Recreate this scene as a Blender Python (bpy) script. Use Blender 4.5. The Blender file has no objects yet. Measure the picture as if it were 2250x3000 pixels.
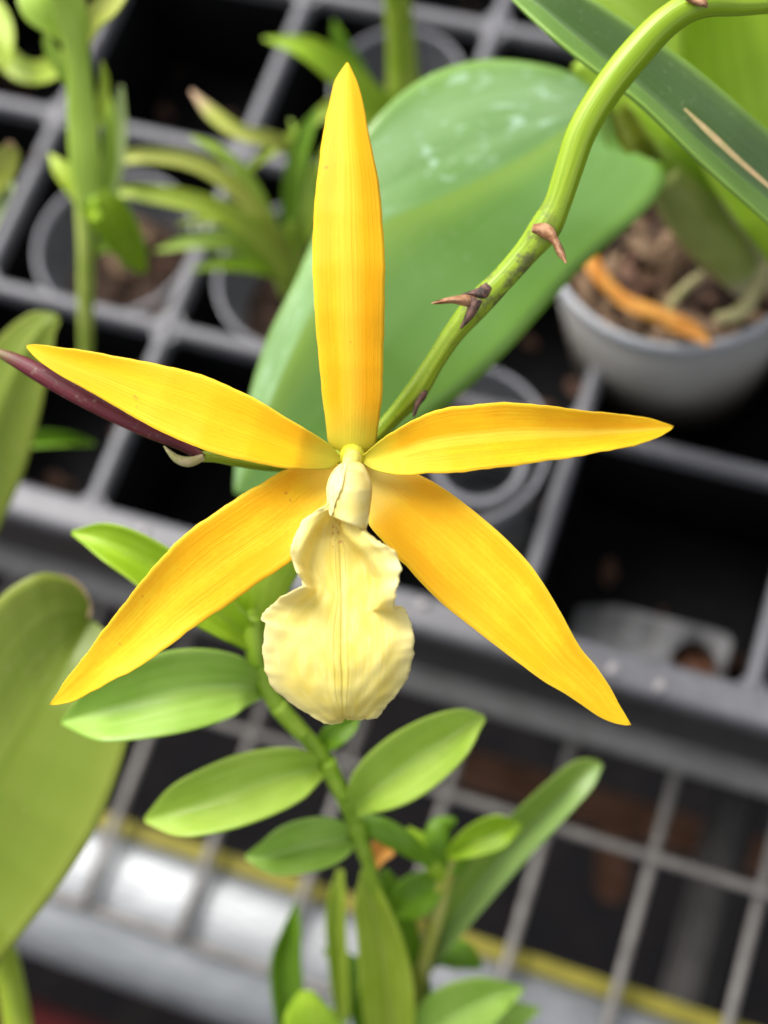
import bpy, bmesh, math, random
from mathutils import Vector, Matrix
import numpy as np
random.seed(7); rng = np.random.default_rng(7)
SC = bpy.context.scene
COL = SC.collection

# ------------------------------------------------------------------ camera
F = 4512.0                                   # focal length in photo pixels (photo 2250 x 3000)
RM = Matrix(((0.93882512, 0.31798505, -0.13226074),
             (-0.25086496, 0.89453717, 0.36995949),
             (0.23595374, -0.31414767, 0.91958527)))
CAM = Vector((0.24907471, -0.11128671, 0.39658368))
cd = bpy.data.cameras.new('camera'); cam = bpy.data.objects.new('camera', cd); COL.objects.link(cam)
cam.matrix_world = Matrix.Translation(CAM) @ RM.transposed().to_4x4()
cd.sensor_fit = 'HORIZONTAL'; cd.sensor_width = 36.0; cd.lens = 36.0 * F / 2250.0
cd.clip_start = 0.01; cd.clip_end = 50.0
cd.dof.use_dof = True; cd.dof.focus_distance = 0.256; cd.dof.aperture_fstop = 10.5
cd.dof.aperture_blades = 0
SC.camera = cam

# ------------------------------------------------------------------ light
w = bpy.data.worlds.new('World'); SC.world = w; w.use_nodes = True
nt = w.node_tree; nt.nodes.clear()
out = nt.nodes.new('ShaderNodeOutputWorld'); bg = nt.nodes.new('ShaderNodeBackground')
sky = nt.nodes.new('ShaderNodeTexSky'); sky.sky_type = 'NISHITA'; sky.sun_disc = False
SUN_DIR = Vector((-0.50, 0.30, 0.80)).normalized()
sky.sun_elevation = math.asin(SUN_DIR.z); sky.sun_rotation = math.atan2(SUN_DIR.x, SUN_DIR.y)
sky.air_density = 1.0; sky.dust_density = 4.0
hsv = nt.nodes.new('ShaderNodeHueSaturation'); hsv.inputs['Saturation'].default_value = 0.22
nt.links.new(sky.outputs[0], hsv.inputs['Color']); nt.links.new(hsv.outputs[0], bg.inputs[0])
bg.inputs[1].default_value = 0.13
nt.links.new(bg.outputs[0], out.inputs[0])
sd = bpy.data.lights.new('sun', 'SUN'); sun = bpy.data.objects.new('sun', sd); COL.objects.link(sun)
sd.energy = 1.5; sd.angle = math.radians(35); sd.color = (1.0, 0.96, 0.9)
sun.rotation_euler = SUN_DIR.to_track_quat('Z', 'Y').to_euler()
SC.view_settings.view_transform = 'Standard'; SC.view_settings.look = 'None'
SC.view_settings.exposure = 1.0; SC.view_settings.gamma = 1.0
SC.view_settings.use_curve_mapping = False
SC.render.engine = 'CYCLES'
SC.cycles.max_bounces = 8; SC.cycles.transparent_max_bounces = 12

# ------------------------------------------------------------------ helpers
RT = RM.transposed()
def P(x, y, d):
    """real place of the thing seen at photo pixel x, y at distance d (metres along the view axis)"""
    return RT @ Vector(((x - 1125) / F * d, -(y - 1500) / F * d, -d)) + CAM
def on(x, y, z):
    v = P(x, y, 1.0) - CAM
    return CAM + v * ((z - CAM.z) / v.z)
VIEW = RT @ Vector((0, 0, -1))

def tag(o, label, cat, group=None, kind=None):
    if label: o['label'] = label
    if cat: o['category'] = cat
    if group: o['group'] = group
    if kind: o['kind'] = kind
    return o
def empty(name, loc, label, cat, group=None):
    o = bpy.data.objects.new(name, None); COL.objects.link(o); o.location = loc
    o.empty_display_size = 0.01
    return tag(o, label, cat, group)
def link(name, me, m, parent=None, smooth=True):
    o = bpy.data.objects.new(name, me); COL.objects.link(o)
    if m and not me.materials: me.materials.append(m)
    if smooth:
        me.polygons.foreach_set('use_smooth', [True] * len(me.polygons))
    if parent:
        o.parent = parent
        loc = parent.location if parent.parent is None else Vector((0, 0, 0))   # a part already sits at the world origin
        o.matrix_parent_inverse = Matrix.Translation(-loc)
    return o
def catmull(pts, n):
    pts = np.asarray(pts, float)
    if len(pts) == 1: return np.repeat(pts, n, 0)
    seg = np.linalg.norm(np.diff(pts[:, :2] if pts.shape[1] > 1 else pts, axis=0), axis=1)
    s = np.concatenate([[0], np.cumsum(np.maximum(seg, 1e-6))]); s /= s[-1]
    ext = np.vstack([2 * pts[0] - pts[1], pts, 2 * pts[-1] - pts[-2]])
    se = np.concatenate([[2 * s[0] - s[1]], s, [2 * s[-1] - s[-2]]])
    o = []
    for t in np.linspace(0, 1, n):
        i = min(max(int(np.searchsorted(s, t, 'right')) - 1, 0), len(s) - 2)
        k = i + 1
        h = s[i + 1] - s[i]; x = (t - s[i]) / h
        m0 = (ext[k + 1] - ext[k - 1]) / (se[k + 1] - se[k - 1]) * h
        m1 = (ext[k + 2] - ext[k]) / (se[k + 2] - se[k]) * h
        o.append((2*x**3-3*x**2+1)*ext[k] + (x**3-2*x**2+x)*m0 + (-2*x**3+3*x**2)*ext[k+1] + (x**3-x**2)*m1)
    return np.array(o)
def interp(vals, n):
    vals = np.atleast_1d(np.asarray(vals, float))
    if len(vals) == 1: return np.full(n, vals[0])
    return np.interp(np.linspace(0, 1, n), np.linspace(0, 1, len(vals)), vals)

def sheet(name, pos, th, m, parent, rim=0.25):
    """closed thin sheet from a grid of points pos[n][m] (Vector); UV u across, v along"""
    n, k = len(pos), len(pos[0])
    A = np.array([[list(p) for p in r] for r in pos])
    du = np.gradient(A, axis=1); dv = np.gradient(A, axis=0)
    N = np.cross(du, dv); ln = np.linalg.norm(N, axis=2, keepdims=True); N /= np.maximum(ln, 1e-12)
    view = A - np.array(CAM)
    s = np.sign((N * view).sum(2, keepdims=True)); s[s == 0] = 1; N *= s       # away from the viewer
    u = np.linspace(-1, 1, k)[None, :, None]; v = np.linspace(0, 1, n)[:, None, None]
    t = th * (rim + (1 - rim) * np.clip(1 - np.abs(u) ** 4, 0, 1)) * (rim + (1 - rim) * np.clip((1 - v) * 8, 0, 1))
    B = A + N * t
    verts = [tuple(x) for x in A.reshape(-1, 3)] + [tuple(x) for x in B.reshape(-1, 3)]
    off = n * k; faces = []
    ix = lambda i, j: i * k + j
    for i in range(n - 1):
        for j in range(k - 1):
            faces.append((ix(i, j), ix(i, j+1), ix(i+1, j+1), ix(i+1, j)))
            faces.append((off+ix(i, j), off+ix(i+1, j), off+ix(i+1, j+1), off+ix(i, j+1)))
    ring = [ix(0, j) for j in range(k)] + [ix(i, k-1) for i in range(1, n)] + [ix(n-1, j) for j in range(k-2, -1, -1)] + [ix(i, 0) for i in range(n-2, 0, -1)]
    for a, b in zip(ring, ring[1:] + ring[:1]):
        faces.append((a, off + a, off + b, b))
    me = bpy.data.meshes.new(name); me.from_pydata(verts, [], faces)
    uv = me.uv_layers.new(name='UVMap')
    vi = np.zeros(len(me.loops), dtype=np.int32); me.loops.foreach_get('vertex_index', vi)
    g = vi % off
    uvs = np.stack([(g % k) / (k - 1), (g // k) / (n - 1)], 1)
    uv.data.foreach_set('uv', uvs.ravel())
    bm = bmesh.new(); bm.from_mesh(me); bmesh.ops.recalc_face_normals(bm, faces=bm.faces); bm.to_mesh(me); bm.free()
    return link(name, me, m, parent)

def blade(name, L, R, dep, m, parent, cup=0.0, fold=0.0, M=None, th=0.0006, n=44, k=15, wav=0.0, wf=3.0, ph=0.0, twist=None, ej=0.0):
    """leaf or petal between two traced edges (photo pixels, base to tip); dep distances along it"""
    L = catmull(L, n); R = catmull(R, n); D = interp(dep, n)
    M = catmull(M, n) if M is not None else (L + R) / 2
    if ej:
        for E_, sd in ((L, 1.0), (R, 2.7)):
            tt = np.linspace(0, 1, n); env_ = np.minimum(1, np.minimum(tt, 1 - tt) * 10)
            E_ += (env_ * ej * (np.sin(tt*37 + sd*5 + ph) + .7*np.sin(tt*83 + sd*9) + .5*np.sin(tt*151 + sd)))[:, None] * np.array([[.7, .7]])
    TW = interp(twist if twist is not None else 0.0, n)
    pos = []
    for i in range(n):
        row = []; t = i / (n - 1)
        env = min(1.0, 6 * t + 0.2) * min(1.0, (1 - t) * 5)
        for j in range(k):
            u = -1 + 2 * j / (k - 1)
            q = M[i] + (R[i] - M[i]) * u if u >= 0 else M[i] + (L[i] - M[i]) * (-u)
            d = D[i] - env * (cup * u * u + fold * (math.sqrt(u * u + 0.002) - 0.045)) + TW[i] * u
            d += wav * env * u * abs(u) * math.sin(wf * 6.28 * t + ph + (1.3 if u > 0 else 0))
            row.append(P(q[0], q[1], d))
        pos.append(row)
    return sheet(name, pos, th, m, parent)

def along(v, k):
    v = np.atleast_1d(np.asarray(v, float))
    return v if len(v) == k else interp(v, k)
def spine(name, pts, wid, dep, m, parent, **kw):
    """leaf from a centre line and half widths (photo pixels)"""
    n = 30
    a = np.column_stack([np.array(pts, float), along(wid, len(pts)), along(dep, len(pts))])
    a = catmull(a, n); c = a[:, :2]; w = np.maximum(a[:, 2], 1.2); dep = a[:, 3]
    tn = np.gradient(c, axis=0); tn /= np.linalg.norm(tn, axis=1)[:, None]
    nr = np.stack([-tn[:, 1], tn[:, 0]], 1)
    return blade(name, c - nr * w[:, None], c + nr * w[:, None], dep, m, parent, **kw)

def tube_world(name, c, r, m, parent, sides=14, flat=1.0):
    """closed round tube along world points c with radii r"""
    c = np.asarray(c, float); n = len(c)
    tn = np.gradient(c, axis=0); tn /= np.linalg.norm(tn, axis=1)[:, None]
    up = np.array([0.3, 0.2, 0.9]); a = np.cross(tn[0], up); a /= np.linalg.norm(a)
    verts, faces, uvs = [], [], []
    for i in range(n):
        a = a - tn[i] * a.dot(tn[i]); a /= np.linalg.norm(a); b = np.cross(tn[i], a)
        for j in range(sides):
            th = 2 * math.pi * j / sides
            verts.append(tuple(c[i] + r[i] * (a * math.cos(th) + b * math.sin(th) * flat)))
    for i in range(n - 1):
        for j in range(sides):
            j2 = (j + 1) % sides
            faces.append((i*sides+j, i*sides+j2, (i+1)*sides+j2, (i+1)*sides+j))
    faces.append(tuple(range(sides))[::-1]); faces.append(tuple((n-1)*sides + j for j in range(sides)))
    me = bpy.data.meshes.new(name); me.from_pydata(verts, [], faces)
    uv = me.uv_layers.new(name='UVMap')
    vi = np.zeros(len(me.loops), dtype=np.int32); me.loops.foreach_get('vertex_index', vi)
    uv.data.foreach_set('uv', np.stack([(vi % sides) / sides, (vi // sides) / (n - 1)], 1).ravel())
    bm = bmesh.new(); bm.from_mesh(me); bmesh.ops.recalc_face_normals(bm, faces=bm.faces); bm.to_mesh(me); bm.free()
    return link(name, me, m, parent)
def stem(name, pts, rad, dep, m, parent, n=40, sides=14, jit=0.0):
    a = catmull(np.column_stack([np.array(pts, float), along(rad, len(pts)), along(dep, len(pts))]), n)
    c2 = a[:, :2]; r = np.maximum(a[:, 2], 0.8); D = a[:, 3]
    c = [P(c2[i][0], c2[i][1], D[i]) for i in range(n)]
    return tube_world(name, [list(x) for x in c], [r[i] * D[i] / F * (1 + jit * math.sin(i * 1.7)) for i in range(n)], m, parent, sides)

def extrude_profile(name, prof, x0, x1, m, parent, axis='X', closed=True, smooth=False, segs=1):
    """sweep a (across, z) profile along X or Y"""
    verts, faces = [], []; k = len(prof)
    for s in range(segs + 1):
        x = x0 + (x1 - x0) * s / segs
        for a, z in prof: verts.append((x, a, z) if axis == 'X' else (a, x, z))
    for s in range(segs):
        for j in range(k if closed else k - 1):
            j2 = (j + 1) % k
            faces.append((s*k+j, s*k+j2, (s+1)*k+j2, (s+1)*k+j))
    if closed:
        faces.append(tuple(range(k))); faces.append(tuple(segs*k + j for j in range(k))[::-1])
    me = bpy.data.meshes.new(name); me.from_pydata(verts, [], faces)
    bm = bmesh.new(); bm.from_mesh(me); bmesh.ops.recalc_face_normals(bm, faces=bm.faces); bm.to_mesh(me); bm.free()
    return link(name, me, m, parent, smooth)
def bar_prof(c, w, ztop, h, r=None):
    """rounded-top bar profile"""
    r = r or min(w, h) * 0.35; p = [(c - w/2, ztop - h)]
    for i in range(6):
        a = math.pi - i * math.pi / 2 / 5
        p.append((c - w/2 + r + r * math.cos(a), ztop - r + r * math.sin(a)))
    for i in range(6):
        a = math.pi / 2 - i * math.pi / 2 / 5
        p.append((c + w/2 - r + r * math.cos(a), ztop - r + r * math.sin(a)))
    p.append((c + w/2, ztop - h)); return p
def lathe(name, prof, loc, m, parent, seg=48, tilt=None):
    verts, faces = [], []; k = len(prof)
    for i in range(seg):
        a = 2 * math.pi * i / seg
        for r, z in prof: verts.append((r * math.cos(a), r * math.sin(a), z))
    for i in range(seg):
        i2 = (i + 1) % seg
        for j in range(k - 1):
            faces.append((i*k+j, i2*k+j, i2*k+j+1, i*k+j+1))
    me = bpy.data.meshes.new(name); me.from_pydata(verts, [], faces)
    bm = bmesh.new(); bm.from_mesh(me); bmesh.ops.remove_doubles(bm, verts=bm.verts, dist=1e-6); bmesh.ops.recalc_face_normals(bm, faces=bm.faces); bm.to_mesh(me); bm.free()
    o = link(name, me, m, parent)
    mt = Matrix.Translation(loc)
    if tilt is not None: mt = mt @ tilt
    me.transform(mt)
    return o

# ------------------------------------------------------------------ materials
class NT:
    def __init__(s, name):
        s.m = bpy.data.materials.new(name); s.m.use_nodes = True; s.t = s.m.node_tree
        s.t.nodes.clear(); s.out = s.n('ShaderNodeOutputMaterial')
    def n(s, typ, **kw):
        o = s.t.nodes.new(typ)
        for k, v in kw.items(): setattr(o, k, v)
        return o
    def l(s, a, b): s.t.links.new(a, b)
    def uv(s):
        u = s.n('ShaderNodeUVMap'); u.uv_map = 'UVMap'
        x = s.n('ShaderNodeSeparateXYZ'); s.l(u.outputs[0], x.inputs[0]); return u.outputs[0], x.outputs[0], x.outputs[1]
    def math(s, op, a, b=None, c=None, clamp=False):
        o = s.n('ShaderNodeMath', operation=op, use_clamp=clamp)
        for i, v in enumerate((a, b, c)):
            if v is None: continue
            if isinstance(v, (int, float)): o.inputs[i].default_value = v
            else: s.l(v, o.inputs[i])
        return o.outputs[0]
    def sstep(s, v, a, b, x=0.0, y=1.0):
        o = s.n('ShaderNodeMapRange', interpolation_type='SMOOTHSTEP')
        s.l(v, o.inputs[0]); o.inputs[1].default_value = a; o.inputs[2].default_value = b
        o.inputs[3].default_value = x; o.inputs[4].default_value = y; return o.outputs[0]
    def mix(s, f, a, b, bt='MIX'):
        o = s.n('ShaderNodeMix', data_type='RGBA', blend_type=bt)
        for sk, v in ((o.inputs[0], f), (o.inputs[6], a), (o.inputs[7], b)):
            if isinstance(v, (int, float)): sk.default_value = v
            elif isinstance(v, tuple): sk.default_value = (*v, 1.0)
            else: s.l(v, sk)
        return o.outputs[2]
    def noise(s, vec, scale=1.0, detail=3.0, rough=0.55, sc=(1, 1, 1), off=(0, 0, 0), dist=0.0):
        mp = s.n('ShaderNodeMapping'); s.l(vec, mp.inputs[0]); mp.inputs['Scale'].default_value = sc; mp.inputs['Location'].default_value = off
        o = s.n('ShaderNodeTexNoise'); s.l(mp.outputs[0], o.inputs[0]); o.inputs['Scale'].default_value = scale
        o.inputs['Detail'].default_value = detail; o.inputs['Roughness'].default_value = rough; o.inputs['Distortion'].default_value = dist
        return o.outputs[0]
    def objco(s):
        g = s.n('ShaderNodeNewGeometry'); return g.outputs['Position']
    def bump(s, h, strength=0.3, dist=0.0005):
        b = s.n('ShaderNodeBump'); b.inputs['Strength'].default_value = strength; b.inputs['Distance'].default_value = dist
        s.l(h, b.inputs['Height']); return b.outputs[0]
    def finish(s, col, rough=0.5, spec=0.5, metal=0.0, nrm=None, transl=0.0, tcol=None, sheen=0.0):
        p = s.n('ShaderNodeBsdfPrincipled')
        for nm, v in (('Base Color', col), ('Roughness', rough), ('Specular IOR Level', spec), ('Metallic', metal)):
            if isinstance(v, tuple): p.inputs[nm].default_value = (*v, 1.0)
            elif isinstance(v, (int, float)): p.inputs[nm].default_value = v
            else: s.l(v, p.inputs[nm])
        if sheen: p.inputs['Sheen Weight'].default_value = sheen
        if nrm is not None: s.l(nrm, p.inputs['Normal'])
        sh = p.outputs[0]
        if transl > 0:
            tr = s.n('ShaderNodeBsdfTranslucent'); c = tcol if tcol is not None else col
            if isinstance(c, tuple): tr.inputs[0].default_value = (*c, 1.0)
            else: s.l(c, tr.inputs[0])
            mx = s.n('ShaderNodeMixShader'); mx.inputs[0].default_value = transl
            s.l(sh, mx.inputs[1]); s.l(tr.outputs[0], mx.inputs[2]); sh = mx.outputs[0]
        s.l(sh, s.out.inputs[0]); return s.m

def petal_mat(name, seed, yel=(0.98, 0.59, 0.007), org=(0.97, 0.47, 0.003), base=(0.70, 0.62, 0.05), lo=0.42, hi=0.66, basev=0.07, band=0.35, bandc=(0.98, 0.70, 0.03), bandw=0.2, side=None):
    t = NT(name); uv, u, v = t.uv(); co = t.objco()
    st = t.noise(uv, 1.0, 4, 0.6, (20, 1.3, 1), (seed, seed * 2.3, 0), 0.25)
    st2 = t.noise(uv, 1.0, 2, 0.5, (5, 0.9, 1), (seed * 3.1, seed, 0), 0.3)
    bl = t.noise(uv, 1.0, 3, 0.55, (2.4, 4.0, 1), (seed * 1.7, seed * .7, 0))
    mt = t.noise(co, 1100, 3, 0.6)
    f = t.math('ADD', t.math('MULTIPLY', st, 0.2), t.math('ADD', t.math('MULTIPLY', st2, 0.35), t.math('MULTIPLY', bl, 0.45)))
    f = t.math('ADD', f, t.math('MULTIPLY', t.math('SUBTRACT', mt, 0.5), 0.14))
    col = t.mix(t.sstep(f, lo, hi), org, yel)
    if side: col = t.mix(t.sstep(u, 0.60, 0.78, 0.0, 0.75), col, side)
    c = t.math('ABSOLUTE', t.math('SUBTRACT', t.math('ADD', u, t.math('MULTIPLY', t.math('SUBTRACT', st2, 0.5), 0.08)), 0.5))
    col = t.mix(t.math('MULTIPLY', t.sstep(c, bandw * .3, bandw, 1.0, 0.0), t.math('MULTIPLY', t.sstep(st, 0.35, 0.6, 0.5, 1.0), band)), col, bandc)
    # lengthwise veins, thin and broken
    wv = t.n('ShaderNodeTexWave', wave_type='BANDS', bands_direction='X', wave_profile='SIN')
    mp = t.n('ShaderNodeMapping'); mp.inputs['Scale'].default_value = (1, 0.02, 1); mp.inputs['Location'].default_value = (seed, 0, 0)
    t.l(uv, mp.inputs[0]); t.l(mp.outputs[0], wv.inputs[0]); wv.inputs['Scale'].default_value = 5.2; wv.inputs['Distortion'].default_value = 0.9; wv.inputs['Detail'].default_value = 2.0; wv.inputs['Detail Scale'].default_value = 3.0
    brk = t.noise(uv, 1.0, 3, 0.6, (9, 5, 1), (seed * 5, seed, 0))
    vein = t.math('MULTIPLY', t.sstep(wv.outputs['Fac'], 0.80, 1.0), t.sstep(brk, 0.40, 0.62))
    col = t.mix(t.math('MULTIPLY', vein, 0.22), col, (0.88, 0.32, 0.003))
    e = t.math('POWER', t.math('ABSOLUTE', t.math('MULTIPLY_ADD', u, 2.0, -1.0)), 12)
    col = t.mix(t.math('MULTIPLY', e, 0.8), col, (0.99, 0.70, 0.04))
    col = t.mix(t.sstep(t.math('ADD', v, t.math('MULTIPLY', st, 0.06)), basev, 0.03 + basev * 2.6, 1.0, 0.0), col, base)
    col = t.mix(t.sstep(v, 0.90, 1.0, 0.0, 0.45), col, (0.98, 0.66, 0.02))
    sp = t.noise(co, 420, 2, 0.5, (1, 1, 1), (seed, 0, 0))
    col = t.mix(t.sstep(sp, 0.735, 0.775, 0.0, 0.55), col, (0.62, 0.22, 0.02))
    h = t.math('ADD', t.math('MULTIPLY', st, 0.7), t.math('ADD', t.math('MULTIPLY', mt, 0.35), t.math('MULTIPLY', vein, 0.6)))
    return t.finish(col, 0.5, 0.25, 0, t.bump(h, 0.22, 0.0003), 0.2, None, 0.03)

def leaf_mat(name, c1, c2, rough=0.38, spec=0.45, streak=18, mid=None, crease=None, spots=0.0, spotc=(0.45, 0.62, 0.42), transl=0.18, edge=None, tip=None, seed=1.0, halves=None, fine=0.25, midw=0.03):
    t = NT(name); uv, u, v = t.uv()
    st = t.noise(uv, 1.0, 3, 0.55, (streak, 1.2, 1), (seed, seed * 1.7, 0), 0.2)
    bl = t.noise(uv, 1.0, 3, 0.5, (2.0, 4.0, 1), (seed * 2, seed, 0))
    f = t.math('ADD', t.math('MULTIPLY', st, 0.5), t.math('MULTIPLY', bl, 0.5))
    col = t.mix(t.sstep(f, 0.36, 0.64), c1, c2)
    co = t.objco()
    vn = t.noise(uv, 1.0, 2, 0.5, (streak * 3.5, 0.8, 1), (seed * 3, seed, 0), 0.1)
    col = t.mix(t.math('MULTIPLY', t.sstep(vn, 0.5, 0.68), 0.22), col, tuple(x * 0.6 for x in c1))
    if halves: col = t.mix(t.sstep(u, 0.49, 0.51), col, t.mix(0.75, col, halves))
    if crease: col = t.mix(t.math('MULTIPLY', t.sstep(u, 0.49, 0.505), t.sstep(u, 0.51, 0.66, 0.55, 0.0)), col, crease)
    dst = t.noise(co, 900, 3, 0.6); dm = t.noise(co, 70, 2, 0.5)
    col = t.mix(t.math('MULTIPLY', t.sstep(dst, 0.58, 0.70), t.sstep(dm, 0.40, 0.65, 0.02, 0.22)), col, (0.50, 0.52, 0.36))
    if mid:
        c = t.math('ABSOLUTE', t.math('SUBTRACT', u, 0.5))
        col = t.mix(t.sstep(c, midw * .3, midw * 1.4, 0.75, 0.0), col, mid)
    h = st
    if spots > 0:
        sp = t.noise(uv, 1.0, 4, 0.65, (15, 19, 1), (seed, 3.3, 0), 0.7)
        ar = t.noise(uv, 1.0, 1, 0.5, (3, 3, 1), (seed * 4, 1.3, 0))
        k = t.math('MULTIPLY', t.sstep(sp, 0.54, 0.68), t.sstep(ar, 0.26, 0.46))
        if halves: k = t.math('MULTIPLY', k, t.sstep(u, 0.50, 0.42))
        col = t.mix(t.math('MULTIPLY', k, spots), col, spotc)
    if edge:
        e = t.math('POWER', t.math('ABSOLUTE', t.math('MULTIPLY_ADD', u, 2.0, -1.0)), 8)
        col = t.mix(t.math('MULTIPLY', e, 0.7), col, edge)
    if tip:
        col = t.mix(t.sstep(t.math('ADD', v, t.math('MULTIPLY', bl, 0.15)), 0.86, 1.06), col, tip)
    return t.finish(col, rough, spec, 0, t.bump(h, fine, 0.0006), transl)

def plain(name, c1, c2, rough=0.5, spec=0.5, metal=0.0, scale=120, bump=0.15, transl=0.0, det=4, sc=(1, 1, 1), lo=0.35, hi=0.65):
    t = NT(name); co = t.objco()
    nz = t.noise(co, scale, det, 0.6, sc)
    col = t.mix(t.sstep(nz, lo, hi), c1, c2)
    return t.finish(col, rough, spec, metal, t.bump(nz, bump, 0.0008), transl)

M_sepD = petal_mat('petal_yellow_dorsal', 1.3, band=0.75, bandc=(0.98, 0.620, 0.035), bandw=0.24, side=(0.97, 0.46, 0.002))
M_petL = petal_mat('petal_yellow_left', 4.1, yel=(0.98, 0.573, 0.004), org=(0.98, 0.508, 0.003), band=0.15)
M_petR = petal_mat('petal_yellow_right', 7.7, yel=(0.98, 0.639, 0.01), org=(0.97, 0.498, 0.004), band=0.8, bandc=(0.98, 0.733, 0.06), bandw=0.13)
M_sepL = petal_mat('sepal_yellow_left', 2.9, yel=(0.98, 0.690, 0.02), org=(0.97, 0.508, 0.004), base=(0.92, 0.64, 0.08), basev=0.06, band=0.25)
M_sepR = petal_mat('sepal_yellow_right', 9.4, yel=(0.98, 0.660, 0.02), org=(0.97, 0.508, 0.005), base=(0.90, 0.70, 0.14), basev=0.075, band=0.2)

def lip_mat():
    t = NT('lip_cream'); uv, u, v = t.uv(); co = t.objco()
    bl = t.noise(uv, 1.0, 3, 0.55, (5, 6, 1), (2, 1, 0), 0.4)
    fan = t.noise(uv, 1.0, 3, 0.6, (22, 5, 1), (1, 5, 0), 1.2)
    pit = t.noise(co, 700, 3, 0.6)
    f = t.math('ADD', t.math('MULTIPLY', bl, 0.75), t.math('MULTIPLY', fan, 0.25))
    col = t.mix(t.sstep(f, 0.34, 0.66), (0.84, 0.68, 0.13), (0.90, 0.78, 0.24))
    col = t.mix(t.math('MULTIPLY', t.sstep(fan, 0.52, 0.68), 0.35), col, (0.92, 0.82, 0.36))
    e = t.math('POWER', t.math('ABSOLUTE', t.math('MULTIPLY_ADD', u, 2.0, -1.0)), 5)
    col = t.mix(t.math('MULTIPLY', e, 0.75), col, (0.91, 0.82, 0.42))
    # three veins down the middle
    wob = t.math('MULTIPLY', t.math('SUBTRACT', t.noise(uv, 1.0, 2, 0.5, (0.1, 6, 1)), 0.5), 0.03)
    vs = None
    for c, wd, st in ((0.497, 0.0055, 1.0), (0.452, 0.005, 0.6), (0.545, 0.005, 0.55), (0.40, 0.004, 0.22), (0.60, 0.004, 0.2)):
        d = t.math('ABSOLUTE', t.math('SUBTRACT', t.math('ADD', u, wob), c))
        k = t.math('MULTIPLY', t.sstep(d, wd * 0.2, wd * 2.0, 1.0, 0.0), st)
        vs = k if vs is None else t.math('MAXIMUM', vs, k)
    vs = t.math('MULTIPLY', vs, t.math('MULTIPLY', t.sstep(v, 0.10, 0.22), t.sstep(v, 0.70, 0.98, 1.0, 0.0)))
    col = t.mix(t.math('MULTIPLY', vs, 0.75), col, (0.50, 0.42, 0.05))
    # reddish specks in the throat
    sp = t.noise(uv, 1.0, 2, 0.5, (34, 60, 1), (9, 2, 0))
    area = t.math('MULTIPLY', t.math('MULTIPLY', t.sstep(v, 0.06, 0.10), t.sstep(v, 0.15, 0.20, 1.0, 0.0)), t.math('MULTIPLY', t.sstep(u, 0.36, 0.42), t.sstep(u, 0.52, 0.58, 1.0, 0.0)))
    col = t.mix(t.math('MULTIPLY', t.math('MULTIPLY', t.sstep(sp, 0.54, 0.64), area), 0.7), col, (0.50, 0.16, 0.06))
    h = t.math('ADD', t.math('MULTIPLY', fan, 0.45), t.math('ADD', t.math('MULTIPLY', pit, 0.35), t.math('MULTIPLY', vs, -1.2)))
    return t.finish(col, 0.5, 0.25, 0, t.bump(h, 0.3, 0.0004), 0.24, None, 0.05)
M_lip = lip_mat()
M_tube = plain('lip_tube_cream', (0.82, 0.67, 0.20), (0.88, 0.77, 0.32), 0.5, 0.25, 0, 260, 0.25, 0.2)
M_margin = plain('lip_margin_pale', (0.90, 0.79, 0.32), (0.93, 0.84, 0.40), 0.5, 0.25, 0, 300, 0.2, 0.2)
M_col_cap = plain('column_cap', (0.80, 0.72, 0.14), (0.88, 0.80, 0.24), 0.45, 0.3, 0, 300, 0.2, 0.2)
M_column = plain('column_green_yellow', (0.56, 0.56, 0.03), (0.74, 0.66, 0.06), 0.45, 0.3, 0, 300, 0.2, 0.2)

def stalk_mat():
    t = NT('stalk_green'); uv, u, v = t.uv(); co = t.objco()
    st = t.noise(uv, 1.0, 3, 0.5, (16, 3, 1), (1, 2, 0))
    col = t.mix(t.sstep(st, 0.35, 0.65), (0.24, 0.38, 0.012), (0.36, 0.50, 0.035))
    sp = t.noise(co, 160, 5, 0.7)
    a = t.math('MULTIPLY', t.sstep(v, 0.40, 0.47), t.sstep(v, 0.56, 0.66, 1.0, 0.0))
    col = t.mix(t.math('MULTIPLY', t.sstep(sp, 0.46, 0.60), t.math('MULTIPLY', a, 0.75)), col, (0.10, 0.075, 0.05))
    fl = t.noise(co, 1500, 2, 0.5)
    col = t.mix(t.math('MULTIPLY', t.sstep(fl, 0.62, 0.70), t.math('MULTIPLY', t.sstep(v, 0.3, 0.6), 0.4)), col, (0.10, 0.09, 0.03))
    return t.finish(col, 0.35, 0.45, 0, t.bump(st, 0.3, 0.0006), 0.08)
M_stalk = stalk_mat()
M_bract = plain('bract_brown', (0.30, 0.14, 0.065), (0.50, 0.28, 0.16), 0.7, 0.2, 0, 700, 0.5, 0.1)
M_bractd = plain('bract_dark', (0.06, 0.045, 0.04), (0.22, 0.12, 0.09), 0.8, 0.2, 0, 900, 0.6)
M_bractp = plain('bract_pale', (0.55, 0.48, 0.28), (0.42, 0.42, 0.16), 0.6, 0.3, 0, 500, 0.3, 0.1)
M_bud = leaf_mat('bud_purple', (0.09, 0.012, 0.018), (0.16, 0.03, 0.038), 0.45, 0.35, 10, transl=0.05, tip=(0.22, 0.20, 0.07))

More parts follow.
